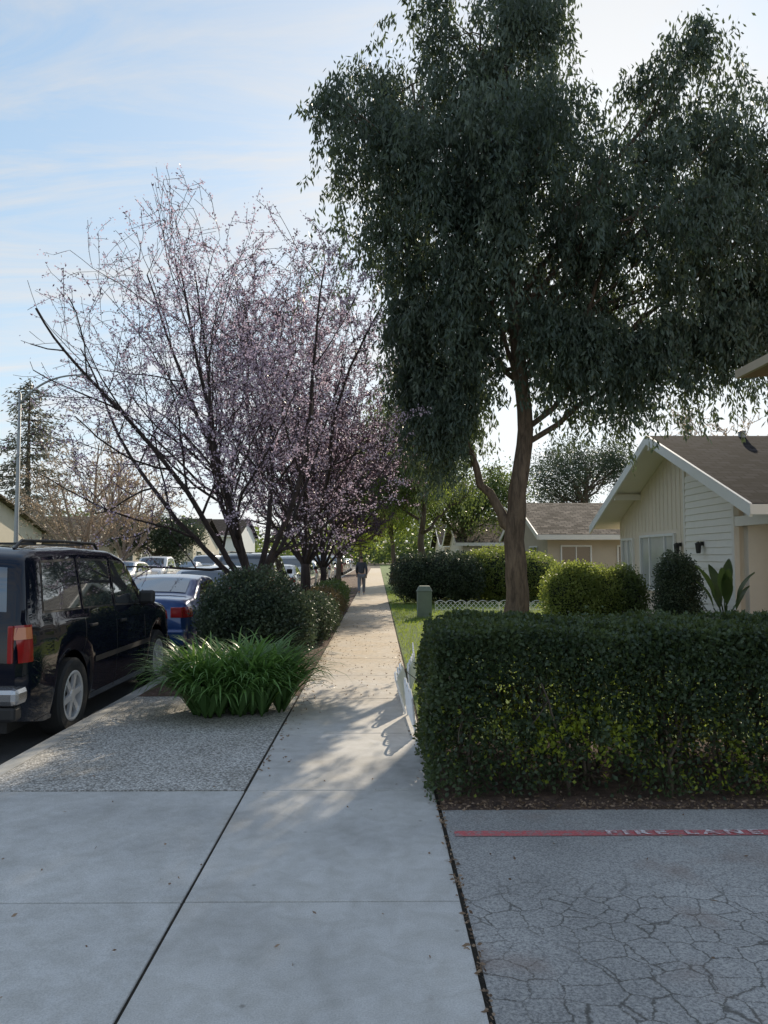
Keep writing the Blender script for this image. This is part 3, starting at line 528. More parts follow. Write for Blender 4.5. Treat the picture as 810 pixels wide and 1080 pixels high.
A.append(np.stack([rng.uniform(-2.7,3.0,80),rng.uniform(2.3,6,80),np.full(80,0.003)],1))
P=np.concatenate(A); P[:,2]+=rng.uniform(0,0.012,len(P)); D=rng.normal(size=(len(P),3)); D[:,2]*=0.15
leaves('leaf_litter',P,D,rng.uniform(0.012,0.04,len(P)),0.014,rng.uniform(0,1,len(P)),M['L_dead'],None,label='scattered dry leaves and petals',kind='stuff')
# ============================================================ LATTICE FENCES
def lattice(loc,L,h,rz,tilt,label,sp=0.085,bw=0.009,rw=0.013):
    root=empty('lattice_fence',loc,label,'garden fence','white lattice garden edging',rz)
    mb=MB(); n=int(L/sp)
    def T(x,z,y=0): return (x,y+z*math.sin(tilt),z*math.cos(tilt))
    def bar(a,b,w,y):
        a=Vector(T(*a,y)); b=Vector(T(*b,y)); mb.tube([a,b],w,4)
    bar((0,0.06),(L,0.06),rw,0)
    S=int(max(2,round(L/0.3)));pts=[]
    for i in range(S*6+1):
        x=L*i/(S*6); pts.append(T(x,h-0.06+0.07*abs(math.sin(math.pi*i/6))))
    mb.tube(pts,rw,4)
    for i in range(-int(h/sp),n+1):
        x0=i*sp
        for s,y in ((1,0.004),(-1,-0.006)):
            a=(x0,0.06); b=(x0+(h-0.10),h-0.04)
            if s<0: a=(L-x0,0.06); b=(L-x0-(h-0.10),h-0.04)
            xa,za=a; xb,zb=b
            def cl(x): return max(0,min(L,x))
            ta=(cl(xa)-xa)/(xb-xa); tb=(cl(xb)-xa)/(xb-xa)
            if tb-ta<0.08: continue
            bar((xa+(xb-xa)*ta,za+(zb-za)*ta),(xa+(xb-xa)*tb,za+(zb-za)*tb),bw,y)
    mb.obj('lattice',M['white'],root)
    for x in (0.01,L-0.01):
        MB().tube([T(x,-0.06),T(x,h-0.05)],0.010,6).obj('stake',M['white'],root)
lattice((0.36,7.3,0),1.0,0.40,math.radians(92),0.10,'white scalloped lattice edging beside the sidewalk',0.07,0.008,0.012)
lattice((0.30,8.35,0),1.0,0.42,math.radians(84),0.28,'white scalloped lattice edging leaning over the sidewalk',0.07,0.008,0.012)
lattice((0.40,9.4,0),1.2,0.36,math.radians(84),0.10,'white scalloped lattice edging beside the lawn',0.08,0.008,0.012)
lattice((0.52,10.7,0),1.4,0.34,math.radians(88),0.05,'white scalloped lattice edging beside the lawn',0.08,0.008,0.012)
for i in range(4): lattice((1.75+i*0.98,23.5,0),0.96,0.34,math.radians(random.uniform(-3,3)),0,'low white lattice edging across the lawn',0.14,0.009,0.011)
u=empty('utility_pedestal',(1.3,21.4,0),'grey green utility pedestal standing on the lawn','utility box')
MB().bb(-0.2,0.2,-0.17,0.17,-0.03,0.72).obj('cabinet',M['util'],u,bevel=0.02)
MB().add([(-0.22,-0.19,0.722),(0.22,-0.19,0.722),(0.22,0.19,0.722),(-0.22,0.19,0.722),(-0.14,-0.11,0.87),(0.14,-0.11,0.87),(0.14,0.11,0.87),(-0.14,0.11,0.87)],[(0,3,2,1),(0,1,5,4),(1,2,6,5),(2,3,7,6),(3,0,4,7),(4,5,6,7)]).obj('cap',M['util'],u,bevel=0.015)
MB().bb(-0.13,0.13,-0.178,-0.171,0.12,0.66).obj('door',M['util'],u,bevel=0.003)
# ============================================================ STREET LAMP
s=empty('street_lamp',(-14.6,31.2,0),'tall grey street lamp with curved arm on the far sidewalk','street lamp')
MB().lathe([(0,0.17),(0.5,0.15),(0.55,0.1),(8.3,0.055),(8.4,0.0)],12,'Z').obj('pole',M['galv'],s,smooth=True,angle=40)
MB().tube(bez((0,0,7.9),(0.9,0,9.1),(2.4,0,9.1),16),np.linspace(0.05,0.032,16),8).obj('arm',M['galv'],s,smooth=True)
MB().lathe([(-0.36,0.0),(-0.3,0.05),(0,0.12),(0.25,0.09),(0.36,0.0)],12,'X',(2.6,0,9.07)).obj('lamp_head',M['galv'],s,smooth=True)
# ============================================================ HOUSES
def gable_roof(root,x0,x1,y0,y1,yr,ze,zr,th,mat,name='roof'):
    vs=[];
    for x in (x0,x1): vs+=[(x,y0,ze),(x,yr,zr),(x,y1,ze),(x,y0,ze+th),(x,yr,zr+th),(x,y1,ze+th)]
    fs=[(3,4,10,9),(4,5,11,10),(0,6,7,1),(1,7,8,2),(0,1,4,3),(1,2,5,4),(6,9,10,7),(7,10,11,8),(0,3,9,6),(2,8,11,5)]
    return MB().add(vs,fs).obj(name,mat,root)
def main_house():
    X,Y=8.1,20.55; root=empty('cream_house',(X,Y,0),'cream single storey gabled house with dark shingle roof','house')
    yn,yf=-4.95,5.0; ze,zr=2.62,4.84; sl=(zr-ze)/5.65
    rz=lambda y: zr-abs(y)*sl-0.014
    w=MB()
    w.add([(0,-3.2,0),(0,yf,0),(0,yf,rz(yf)),(0,0,rz(0)),(0,-3.2,rz(-3.2)),(0.2,-3.2,0),(0.2,yf,0),(0.2,yf,rz(yf)),(0.2,0,rz(0)),(0.2,-3.2,rz(-3.2))],[(0,4,3,2,1),(5,6,7,8,9),(0,5,9,4),(1,2,7,6),(0,1,6,5)])
    w.bb(0.2,11,yf-0.2,yf,0,rz(yf))
    w.obj('wall',M['cream'],root)
    w=MB(); w.bb(1.3,1.5,yn,-3.4,0,2.55); w.bb(0.2,1.5,-3.4,-3.2,0,2.9); w.bb(1.5,11,yn,yn+0.2,0,2.6); w.obj('porch_wall',M['cream2'],root)
    b=MB()
    y=-3.1
    while y<yf:
        if y>-0.45:
            top=rz(y)-0.02; lo=2.42 if 0.0<y<3.2 else 0.25
            if lo<top: b.bb(-0.012,-0.001,y-0.012,y+0.012,lo,top)
        y+=0.3
    b.obj('batten',M['cream'],root)
    sd=MB(); z=0.2
    while z<3.75:
        yt=max(-3.2,-(zr-z-0.2)/sl); y2=-0.5
        if yt<y2: sd.box((-0.024,(yt+y2)/2,z+0.085),(0.026,y2-yt,0.168),ry=math.radians(8))
        z+=0.17
    sd.obj('siding',M['cream2'],root)
    for q in ((-0.05,-0.0,-0.5,-0.4,0.1,4.4),(-0.07,0.05,-3.3,-3.18,0,3.3),(-0.06,0.06,-4.95,-4.83,0,2.6)): MB().bb(*q).obj('corner_board',M['trim'],root)
    MB().bb(-0.055,0.1,-4.95,-3.3,2.36,2.58).obj('beam',M['trim'],root)
    MB().bb(-1.2,1.3,-4.95,-3.0,-0.02,0.12).obj('porch',M['kerb'],root)
    gable_roof(root,-0.8,12,-5.65,5.65,0,ze,zr,0.10,M['shingle'])
    MB().add([(-0.8,-5.65,ze-0.006),(-0.8,0,zr-0.006),(-0.8,5.65,ze-0.006),(1.5,-5.65,ze-0.006),(1.5,0,zr-0.006),(1.5,5.65,ze-0.006)],[(0,3,4,1),(1,4,5,2)]).obj('soffit',M['trim'],root)
    for s,(ya) in ((-1,-5.67),(1,5.67)):
        v=[(-0.86,ya,ze-0.16),(-0.86,0,zr-0.14),(-0.86,0,zr+0.115),(-0.86,ya,ze+0.10),(-0.802,ya,ze-0.16),(-0.802,0,zr-0.14),(-0.802,0,zr+0.115),(-0.802,ya,ze+0.10)]
        MB().add(v,[(0,1,2,3),(4,7,6,5),(0,4,5,1),(3,2,6,7),(0,3,7,4),(1,5,6,2)]).obj('rake_board',M['white'],root)
    MB().bb(-0.86,12,-5.71,-5.655,ze-0.12,ze+0.08).obj('fascia',M['white'],root)
    for q in ((-0.79,0,-0.07,0.07,zr-0.3,zr-0.02),(-0.79,0,-3.1,-2.98,rz(3.04)-0.22,rz(3.1)-0.02),(-0.79,0,2.98,3.1,rz(3.04)-0.22,rz(3.1)-0.02)): MB().bb(*q).obj('roof_beam',M['trim'],root)
    MB().lathe([(zr+0.02,0.09),(zr+0.2,0.09),(zr+0.2,0.13),(zr+0.25,0.0)],10,'Z',(1.7,-0.1,0)).obj('roof_vent',M['galv'],root)
    def win(y0,y1,z0,z1,split,x=0.0,pane=M['curtain']):
        wd=bpy.data.objects.new('window',None); wd.parent=root; C.objects.link(wd)
        MB().bb(x-0.02,x-0.002,y0,y1,z0,z1).obj('pane',pane,wd)
        f=MB(); f.bb(x-0.07,x-0.001,y0-0.07,y0,z0-0.07,z1+0.07); f.bb(x-0.07,x-0.001,y1,y1+0.07,z0-0.07,z1+0.07); f.bb(x-0.068,x-0.001,y0,y1,z0-0.07,z0); f.bb(x-0.068,x-0.001,y0,y1,z1,z1+0.07)
        for k in split: f.bb(x-0.05,x-0.021,k-0.03,k+0.03,z0,z1)
        f.obj('frame',M['white'],wd)
    win(0.3,2.9,0.75,2.25,[1.0,2.2])
    win(3.7,4.7,1.0,2.2,[4.2])
    d=MB().bb(1.25,1.298,-4.5,-3.6,0.12,2.15).obj('door',M['brown'],root,bevel=0.01); MB().lathe([(0,0.03),(-0.06,0.035),(-0.07,0)],8,'X',(1.25,-3.7,1.05)).obj('handle',M['galv'],d,smooth=True)
    for (y,x) in ((-0.15,-0.02),(-1.6,-0.05)):
        g=bpy.data.objects.new('wall_lantern',None); g.parent=root; C.objects.link(g)
        MB().bb(x-0.06,x,y-0.04,y+0.04,1.95,2.05).obj('bracket',M['black'],g)
        MB().lathe([(1.76,0.04),(1.78,0.06),(1.98,0.08),(2.0,0.09),(2.06,0.0)],6,'Z',(x-0.12,y,0)).obj('lamp_shade',M['black'],g)
main_house()
def simple_house(name,loc,sx,sy,wh,rh,wallm,roofm,label,axis='x',ov=0.5,rotz=0,wins=(),garage=None):
    root=empty(name,loc,label,'house','neighbourhood houses',rotz); w=MB()
    hy=sy/2; 
    w.add([(0,-hy,0),(0,hy,0),(0,hy,wh),(0,0,wh+rh),(0,-hy,wh),(sx,-hy,0),(sx,hy,0),(sx,hy,wh),(sx,0,wh+rh),(sx,-hy,wh)],[(0,4,3,2,1),(5,6,7,8,9),(0,5,9,4),(1,2,7,6)])
    w.obj('wall',wallm,root)
    sl=rh/hy; gable_roof(root,-ov,sx+ov,-hy-ov,hy+ov,0,wh-ov*sl+0.02,wh+rh+0.02,0.1,roofm)
    f=MB(); f.bb(-ov,sx+ov,-hy-ov-0.04,-hy-ov-0.002,wh-ov*sl-0.1,wh-ov*sl+0.11); f.obj('fascia',M['trim'],root)
    for s in (-1,1):
        ya=s*(hy+ov); ze=wh-ov*sl; v=[(-ov-0.05,ya,ze-0.1),(-ov-0.05,0,wh+rh-0.1),(-ov-0.05,0,wh+rh+0.13),(-ov-0.05,ya,ze+0.12),(-ov-0.002,ya,ze-0.1),(-ov-0.002,0,wh+rh-0.1),(-ov-0.002,0,wh+rh+0.13),(-ov-0.002,ya,ze+0.12)]
        MB().add(v,[(0,1,2,3),(4,7,6,5),(0,4,5,1),(3,2,6,7),(0,3,7,4),(1,5,6,2)]).obj('rake_board',M['trim'],root)
    for (face,a,b,z0,z1) in wins:
        wd=bpy.data.objects.new('window',None); wd.parent=root; C.objects.link(wd); p=MB();fr=MB()
        Q=((a-.06,a,z0-.06,z1+.06),(b,b+.06,z0-.06,z1+.06),(a,b,z0-.06,z0),(a,b,z1,z1+.06),((a+b)/2-.02,(a+b)/2+.02,z0,z1))
        if face=='y': 
            p.bb(a,b,-hy-0.02,-hy-0.002,z0,z1)
            for q in Q: fr.bb(q[0],q[1],-hy-0.05,-hy-0.021,q[2],q[3])
        elif face=='x':
            p.bb(-0.02,-0.002,a,b,z0,z1)
            for q in Q: fr.bb(-0.05,-0.021,q[0],q[1],q[2],q[3])
        elif face=='X':
            p.bb(sx+0.002,sx+0.02,a,b,z0,z1)
            for q in Q: fr.bb(sx+0.021,sx+0.05,q[0],q[1],q[2],q[3])
        p.obj('pane',M['glass'],wd); fr.obj('frame',M['white'],wd)
    if garage: MB().bb(sx+0.002,sx+0.04,garage[0],garage[1],0,2.2).obj('garage_door',M['trim'],root)
    return root
simple_house('tan_house',(7.2,37,0),14,9,2.65,1.5,M['tan'],M['tanroof'],'low tan house with shallow brown roof',wins=[('y',0.6,1.8,1.0,2.1),('y',3,4.8,1.0,2.1),('x',-2.5,-0.8,1.0,2.1),('x',1,2.6,1.0,2.1)])
simple_house('tan_house',(5.5,54,0),14,9,2.65,1.7,M['beige'],M['tanroof'],'pale low house further down the lawn',wins=[('x',-2.5,-0.8,1.0,2.1),('y',2,4,1,2.1)])
simple_house('tan_house',(6,74,0),14,11,2.8,2.0,M['cream'],M['shingle'],'distant cream gabled house on the lawn',wins=[('x',-2.5,-0.8,1.0,2.1)])
simple_house('beige_house',(-34,47,0),10.5,14,3.4,2.0,M['beige'],M['tanroof'],'beige house with brown roof across the street',wins=[('X',-5,-3,1,2.2),('y',6,8.5,1,2.3)],garage=(-1,3))
simple_house('beige_house',(-34,66,0),14,13,3.0,2.0,M['tan'],M['tanroof'],'low tan house across the street',wins=[('X',-5,-3,1,2.2),('y',9,12,1,2.1)],garage=(-1,3.6))
simple_house('beige_house',(-33,86,0),14,13,3.4,2.4,M['beige'],M['shingle'],'pale house further along across the street',wins=[('X',-5,-3,1,2.2),('y',9,12,1,2.1)],garage=(-1,3.6))
simple_house('beige_house',(-33,112,0),14,15,4.6,2.4,M['white'],M['shingle'],'white two storey house across the street',wins=[('X',-5,-3,1,2.2),('y',9,12,1,2.1)],garage=(-1,3.6))
rt=empty('apartment_building',(7.4,9,0),'two storey tan building with deep overhanging eaves','building')
w=MB(); w.bb(0,7,-2.4,2.2,0,4.6); w.obj('wall',M['tan'],rt)
MB().add([(-1.65,-3,4.5),(8,-3,5.3),(8,3,5.3),(-1.65,3,4.5),(-1.65,-3,4.62),(8,-3,8.0),(8,3,8.0),(-1.65,3,4.62)],[(0,3,2,1),(4,5,6,7),(0,1,5,4),(1,2,6,5),(2,3,7,6),(0,4,7,3)]).obj('roof',M['eave'],rt)
MB().bb(-1.72,-1.652,-3.02,3.02,4.50,4.63).obj('fascia',M['tan'],rt)
wd=bpy.data.objects.new('window',None); wd.parent=rt; C.objects.link(wd); MB().bb(-0.03,-0.002,-1,0.5,3,4.1).obj('pane',M['glass'],wd); MB().bb(-0.05,-0.004,-1.08,0.58,2.92,2.99).obj('frame',M['white'],wd)
# ============================================================ CARS
def paint(name,col,metal=0.3,spec=0.5): return plain(name,col,0.35,metal=metal,coat=1.0,var=0.04,scale=2,spec=spec)
M['p_black']=paint('black_paint',(0.005,0.007,0.015),0.0,0.0); M['p_blue']=paint('blue_paint',(0.018,0.065,0.21),0.3); M['p_white']=paint('white_car_paint',(0.75,0.75,0.75),0); M['p_silver']=paint('silver_paint',(0.45,0.46,0.47),0.6)
M['p_grey']=paint('grey_paint',(0.07,0.075,0.08),0.3); M['p_red']=paint('maroon_paint',(0.16,0.02,0.02),0.3)
M['tyre']=plain('tyre_rubber',(0.02,0.02,0.02),0.85,bump=0.2); M['rim']=plain('alloy_rim',(0.66,0.66,0.67),0.35,metal=0.5); M['rimdark']=plain('wheel_shadow_metal',(0.035,0.035,0.038),0.6)
M['autoglass']=plain('tinted_car_glass',(0.13,0.15,0.17),0.03,spec=1.0,metal=0.75,coat=1.0,var=0.2); M['plastic']=plain('dark_plastic',(0.02,0.02,0.022),0.5)
M['bumpgrey']=plain('grey_bumper',(0.5,0.5,0.51),0.22,metal=0.9,coat=0.3)
M['red_lens']=plain('red_lens',(0.32,0.015,0.015),0.12,coat=1,var=0.3,scale=20); M['amber']=plain('amber_lens',(0.60,0.20,0.08),0.15,coat=1); M['clear']=plain('headlight_lens',(0.6,0.62,0.64),0.08,coat=1)
M['plate']=plain('licence_plate',(0.7,0.7,0.7),0.5)
def car(name,loc,sp,paintm,label,rotz=0,group='cars parked along the kerb'):
    root=empty(name,loc,label,sp.get('cat','car'),group,rotz); L,hw=sp['L'],sp['hw']
    ty=[a for a,b in sp['top']]; tz=[b for a,b in sp['top']]; off=np.linspace(-sp.get('sm',0.07),sp.get('sm',0.07),7)
    def zt(y): return float(np.mean(np.interp(y+off,ty,tz)))
    py=sp.get('py',[0,0.12,0.35,0.9,L-1.0,L-0.45,L-0.15,L]); pw=sp.get('pw',[0.86,0.95,0.985,1,1,0.965,0.90,0.78])
    R=sp['arch']; wr=sp['wr']; 
    def zb(y):
        z=np.interp(y,[0,0.5,L-0.5,L],[0.36,0.26,0.26,0.30])
        for a in sp['ax']:
            if abs(y-a)<R: z=max(z,wr+math.sqrt(R*R-(y-a)**2)*0.98)
        return z
    def sec(y):
        w=hw*np.interp(y,py,pw); t=zt(y); b=zb(y); B=min(np.interp(y,[0,L],sp['belt']),t-0.05); b=min(b,B-0.05)
        S=max(B+0.015,t-0.08); ws=w*0.955-sp['tumble']*(S-B)
        return [(w*0.95,b),(w*0.985,b+(B-b)*0.2),(w*1.0,b+(B-b)*0.4),(w*1.0,b+(B-b)*0.62),(w*0.99,b+(B-b)*0.82),(w*0.975,b+(B-b)*0.95),(w*0.955,B),(ws,S),(ws-0.03,S+(t-S)*0.55),(ws-0.08,S+(t-S)*0.85),(ws-0.17,t),(ws*0.5,t+0.018),(0,t+0.025)]
    NS=8
    ysn=set(np.round(np.arange(0,L+1e-6,0.06),3).tolist()+[L])
    for a in sp['ax']: ysn|=set(np.round(a+np.linspace(-R,R,25),3).tolist())
    ysn=sorted(ysn); yy=[ysn[0]]
    for q in ysn[1:]:
        if q-yy[-1]>0.012: yy.append(q)
    mb=MB(); k=25
    for y in yy:
        s=sec(y); ring=[(x,y,z) for x,z in s]+[(-x,y,z) for x,z in s[-2::-1]]; mb.v+=ring
    for i in range(len(yy)-1):
        for j in range(k-1): mb.f.append((i*k+j,i*k+j+1,(i+1)*k+j+1,(i+1)*k+j))
    mb.f.append(tuple(range(k))[::-1]); mb.f.append(tuple((len(yy)-1)*k+j for j in range(k)))
    mb.obj('body',paintm,root,angle=42)
    def sx_(y,z):
        s=sec(y)[:NS]; return float(np.interp(z,[q[1] for q in s],[q[0] for q in s]))
    def tzf(y,x):
        s=sec(y)[NS-1:][::-1]; return float(np.interp(abs(x),[q[0] for q in s],[q[1] for q in s]))
    def patch(name,pts,mat,o=0.005,nu=8,nv=3,par=root,sides=(1,-1),**kw):
        y0b,y1b,z0b,z1b,y0t,y1t,z0t,z1t=pts
        for sg in sides:
            m=MB()
            for v in range(nv+1):
                for u_ in range(nu+1):
                    a=u_/nu;b=v/nv; y=(y0b+(y1b-y0b)*a)*(1-b)+(y0t+(y1t-y0t)*a)*b; z=(z0b+(z1b-z0b)*a)*(1-b)+(z0t+(z1t-z0t)*a)*b
                    m.v.append((sg*(sx_(y,z)+o),y,z))
            for v in range(nv):
                for u_ in range(nu): q=v*(nu+1)+u_; m.f.append((q,q+1,q+nu+2,q+nu+1))
            m.obj(name,mat,par,smooth=True,**kw)
    def tpatch(name,ya,yb,wa,wb,mat,o=0.008):
        m=MB(); nu,nv=8,8
        for v in range(nv+1):
            y=ya+(yb-ya)*v/nv; w=wa+(wb-wa)*v/nv
            for u_ in range(nu+1):
                x=-w+2*w*u_/nu; m.v.append((x,y,tzf(y,x)+o))
        for v in range(nv):
            for u_ in range(nu): q=v*(nu+1)+u_; m.f.append((q,q+1,q+nu+2,q+nu+1))
        m.obj(name,mat,root,smooth=True)
    for wn in sp['wins']:
        g=0.022; patch('window_seal',(wn[0]-g,wn[1]+g,wn[2]-g,wn[3]-g,wn[4]-g,wn[5]+g,min(wn[6]+g,zt(wn[4])-0.085),min(wn[7]+g,zt(wn[5])-0.085)),M['plastic'],0.003)
        patch('side_window',wn,M['autoglass'],0.007)
    tpatch('windscreen',*sp['ws'],M['autoglass']); tpatch('rear_window',*sp['rw'],M['autoglass'],0.012)
    bl=lambda y: float(np.interp(y,[0,L],sp['belt']))
    for y in sp['seams']:
        for sg in (1,-1):
            sm=MB(); zz=np.linspace(zb(y)+0.03,bl(y)-0.0,8)
            for z in zz: sm.v+=[(sg*(sx_(y,z)+0.002),y-0.006,z),(sg*(sx_(y,z)+0.002),y+0.006,z)]
            for i in range(7): sm.f.append((2*i,2*i+1,2*i+3,2*i+2))
            sm.obj('door_seam',M['plastic'],root)
    for y in sp['handles']:
        for sg in (1,-1): z=bl(y)-0.13; MB().box((sg*(sx_(y,z)+0.02),y,z),(0.03,0.17,0.032)).obj('door_handle',sp.get('hm',M['plastic']),root,bevel=0.008)
    zl=sp['strip']; patch('side_trim',(sp['ax'][0]+R+0.03,sp['ax'][1]-R-0.03,zl,zl,sp['ax'][0]+R+0.03,sp['ax'][1]-R-0.03,zl+0.06,zl+0.06),M['plastic'],0.012,10,1)
    for (y0,y1,nm) in ((-0.07,0.16,'rear_bumper'),(L-0.16,L+0.05,'front_bumper')):
        b=MB(); wv=hw*0.93; z0_,z1_=0.34,0.62
        if nm=='rear_bumper' and sp.get('bump2'): y0,y1,wv,z0_,z1_=-0.11,0.14,hw*0.97,0.50,0.66
        b.bb(-wv,wv,y0,y1,z0_,z1_); b.obj(nm,sp.get('bm') if (sp.get('bm') and nm=='rear_bumper') else paintm,root,bevel=0.05)
    if sp.get('bump2'): MB().bb(-hw*0.93,hw*0.93,-0.06,0.1,0.36,0.495).obj('valance',M['plastic'],root,bevel=0.03)
    z0,z1,yl=sp['tail']; patch('tail_light',(0.015,yl,z0,z0,0.015,yl,z1,z1),M['red_lens'],0.012,4,3)
    if sp.get('amber'): zm_=z0+(z1-z0)*0.62; patch('indicator_light',(0.0,yl-0.015,zm_,zm_,0.0,yl-0.015,z1-0.02,z1-0.02),M['amber'],0.016,4,1)
    fa,fb=sp.get('tw',(0.66,0.87))
    for sg in (1,-1):
        MB().bb(*sorted((sg*hw*fa,sg*hw*fb)),-0.02+sp.get('ry',0),0.03+sp.get('ry',0),z0,z1).obj('tail_light',M['red_lens'],root,bevel=0.01)
    h0,h1=sp['head']
    for sg in (1,-1): MB().bb(*sorted((sg*hw*0.45,sg*hw*0.80)),L-0.13,L-0.0,h0,h1).obj('headlight',M['clear'],root,bevel=0.03)
    MB().bb(-hw*0.4,hw*0.4,L-0.1,L+0.01,h0-0.02,h1).obj('grille',M['plastic'],root,bevel=0.01)
    MB().bb(-0.16,0.16,-0.13,-0.115,0.44,0.59).obj('licence_plate',M['plate'],root)
    ym,zm=sp['mir']
    for sg in (1,-1):
        x=sx_(ym,zm); MB().box((sg*(x+0.15),ym,zm+0.06),(0.2,0.11,0.17)).obj('wing_mirror',paintm if not sp.get('mp') else M['plastic'],root,bevel=0.035)
        MB().box((sg*(x+0.04),ym+0.02,zm),(0.1,0.05,0.04)).obj('mirror_arm',M['plastic'],root)
    ub=MB(); ub.bb(-hw*0.72,hw*0.72,0.25,L-0.25,0.2,0.62)
    for a in sp['ax']: ub.bb(-hw*0.74,hw*0.74,a-R*0.98,a+R*0.98,0.5,0.92)
    ub.obj('underbody',M['plastic'],root)
    if sp.get('rack'):
        y0,y1=sp['rack']; r=MB()
        for sg in (1,-1):
            x=sg*hw*0.62; zz=zt((y0+y1)/2)+0.05; r.tube([(x,y0,zt(y0)+0.0),(x,y0+0.15,zz),(x,(y0+y1)/2,zz+0.01),(x,y1-0.15,zz),(x,y1,zt(y1))],0.016,6)
        for yc in (y0+0.45,y1-0.5): r.bb(-hw*0.62,hw*0.62,yc-0.03,yc+0.03,zt(yc)+0.035,zt(yc)+0.055)
        r.obj('roof_rack',M['plastic'],root,smooth=True,angle=40)
    for a in sp['ax']:
        for sg in (1,-1):
            wh=bpy.data.objects.new('wheel',None); wh.parent=root; wh.location=(sg*(hw-0.135),a,wr); C.objects.link(wh)
            tw=0.12; pr=[(-tw,wr*0.62),(-tw,wr*0.93),(-tw*0.8,wr*0.99),(0,wr),(tw*0.8,wr*0.99),(tw,wr*0.93),(tw*1.02,wr*0.75),(tw*0.9,wr*0.64)]
            pr=[(sg*q[0],q[1]) for q in pr]
            MB().lathe(pr,32,'X').obj('tyre',M['tyre'],wh,angle=40)
            MB().lathe([(sg*tw*0.3,wr*0.62),(sg*tw*0.25,0)],24,'X').obj('brake_disc',M['rimdark'],wh)  # disc behind the spokes, recess shade put into its dark colour
            r=MB(); r.lathe([(sg*tw*0.93,wr*0.66),(sg*tw*0.97,wr*0.62),(sg*tw*0.90,wr*0.57),(sg*tw*0.35,wr*0.56)],32,'X')
            ns=sp.get('spokes',6)
            for i in range(ns):
                t=2*math.pi*i/ns+0.2; c=math.cos(t);s_=math.sin(t); ri=wr*0.36
                r.box((sg*tw*0.72,c*ri,s_*ri),(0.03,0.062,wr*0.46),rx=math.atan2(-c,s_))
            r.lathe([(sg*tw*0.55,wr*0.17),(sg*tw*0.9,wr*0.16),(sg*tw*0.95,0.0)],16,'X'); r.obj('rim',M['rim'],wh,angle=35)
    return root
SUV=dict(cat='car',L=4.95,hw=0.98,top=[(-0.3,1.05),(0.0,1.10),(0.05,1.2),(0.15,1.62),(0.24,1.79),(0.5,1.875),(1.6,1.905),(2.6,1.88),(3.0,1.80),(3.68,1.22),(4.3,1.16),(4.8,1.08),(4.9,0.95),(4.95,0.8),(5.3,0.7)],sm=0.05,
 belt=(1.24,1.10),tumble=0.18,arch=0.47,wr=0.385,ax=[1.14,4.17],pw=[0.90,0.97,0.99,1,1,0.985,0.94,0.84],
 wins=[(0.46,1.34,1.29,1.27,0.56,1.34,1.74,1.76),(1.44,2.31,1.27,1.245,1.44,2.34,1.76,1.75),(2.43,3.34,1.245,1.20,2.46,2.88,1.75,1.72)],
 ws=(3.62,3.0,0.78,0.70),rw=(0.07,0.19,0.76,0.70),seams=[1.39,2.37,3.46],handles=[1.58,2.56],strip=0.66,tail=(0.86,1.19,0.17),head=(0.78,0.98),mir=(3.2,1.22),rack=(0.5,2.7),mp=True,spokes=6,tw=(0.83,0.88))
SED=dict(cat='car',L=4.6,hw=0.9,top=[(-0.3,0.8),(0.0,0.86),(0.1,1.04),(0.25,1.09),(0.75,1.12),(1.5,1.40),(2.0,1.45),(2.5,1.43),(3.4,1.03),(4.1,0.90),(4.4,0.78),(4.55,0.62),(4.9,0.55)],sm=0.07,belt=(0.98,0.90),tumble=0.34,arch=0.37,wr=0.32,ax=[0.95,3.68],
 wins=[(0.95,1.30,1.02,1.02,1.30,1.36,1.20,1.27),(1.34,2.06,1.02,0.995,1.42,2.08,1.30,1.35),(2.14,3.02,0.99,0.965,2.14,2.48,1.35,1.33)],
 ws=(3.3,2.6,0.70,0.56),rw=(0.85,1.45,0.62,0.56),seams=[1.30,2.10,3.05],handles=[1.45,2.25],strip=0.5,tail=(0.80,0.97,0.30),head=(0.62,0.76),mir=(2.85,0.98),spokes=5)
HAT=dict(SED,L=4.2,top=[(-0.3,0.95),(0.0,1.0),(0.12,1.12),(0.5,1.46),(0.9,1.53),(1.9,1.56),(2.35,1.52),(3.2,1.08),(3.9,0.92),(4.1,0.75),(4.2,0.6),(4.5,0.55)],belt=(1.04,0.95),ax=[0.75,3.35],
 wins=[(0.5,0.98,1.10,1.08,0.62,0.98,1.38,1.42),(1.04,1.86,1.08,1.05,1.06,1.88,1.43,1.45),(1.94,2.85,1.05,1.0,1.94,2.3,1.45,1.42)],ws=(3.1,2.4,0.7,0.58),rw=(0.16,0.46,0.62,0.58),seams=[1.0,1.9,2.88],handles=[1.15,2.05],tail=(0.88,1.1,0.2),mir=(2.65,1.05))
PK=dict(SUV,L=5.3,top=[(-0.3,1.05),(0.0,1.08),(0.06,1.1),(1.85,1.12),(1.95,1.3),(2.1,1.75),(2.4,1.82),(3.1,1.80),(3.4,1.72),(4.05,1.2),(4.7,1.12),(5.1,1.0),(5.25,0.8),(5.6,0.7)],belt=(1.08,1.06),ax=[1.2,4.45],
 wins=[(2.06,2.7,1.16,1.16,2.16,2.7,1.64,1.68),(2.78,3.8,1.16,1.14,2.78,3.28,1.68,1.66)],ws=(3.96,3.44,0.74,0.64),rw=(1.93,2.08,0.68,0.62),seams=[2.0,2.74,3.82],handles=[2.2,2.95],mir=(3.6,1.16),rack=None,tail=(0.8,1.0,0.2))
zr_=-0.12; XC=-3.2
car('parked_suv',(-4.06,6.84,zr_),dict(SUV,bm=M['bumpgrey'],bump2=True,amber=True),M['p_black'],'black full size sport utility vehicle with roof rack at the kerb')
car('parked_car',(-3.98,12.7,zr_),SED,M['p_blue'],'blue sedan parked behind the dark shrub at the kerb')
protos={}
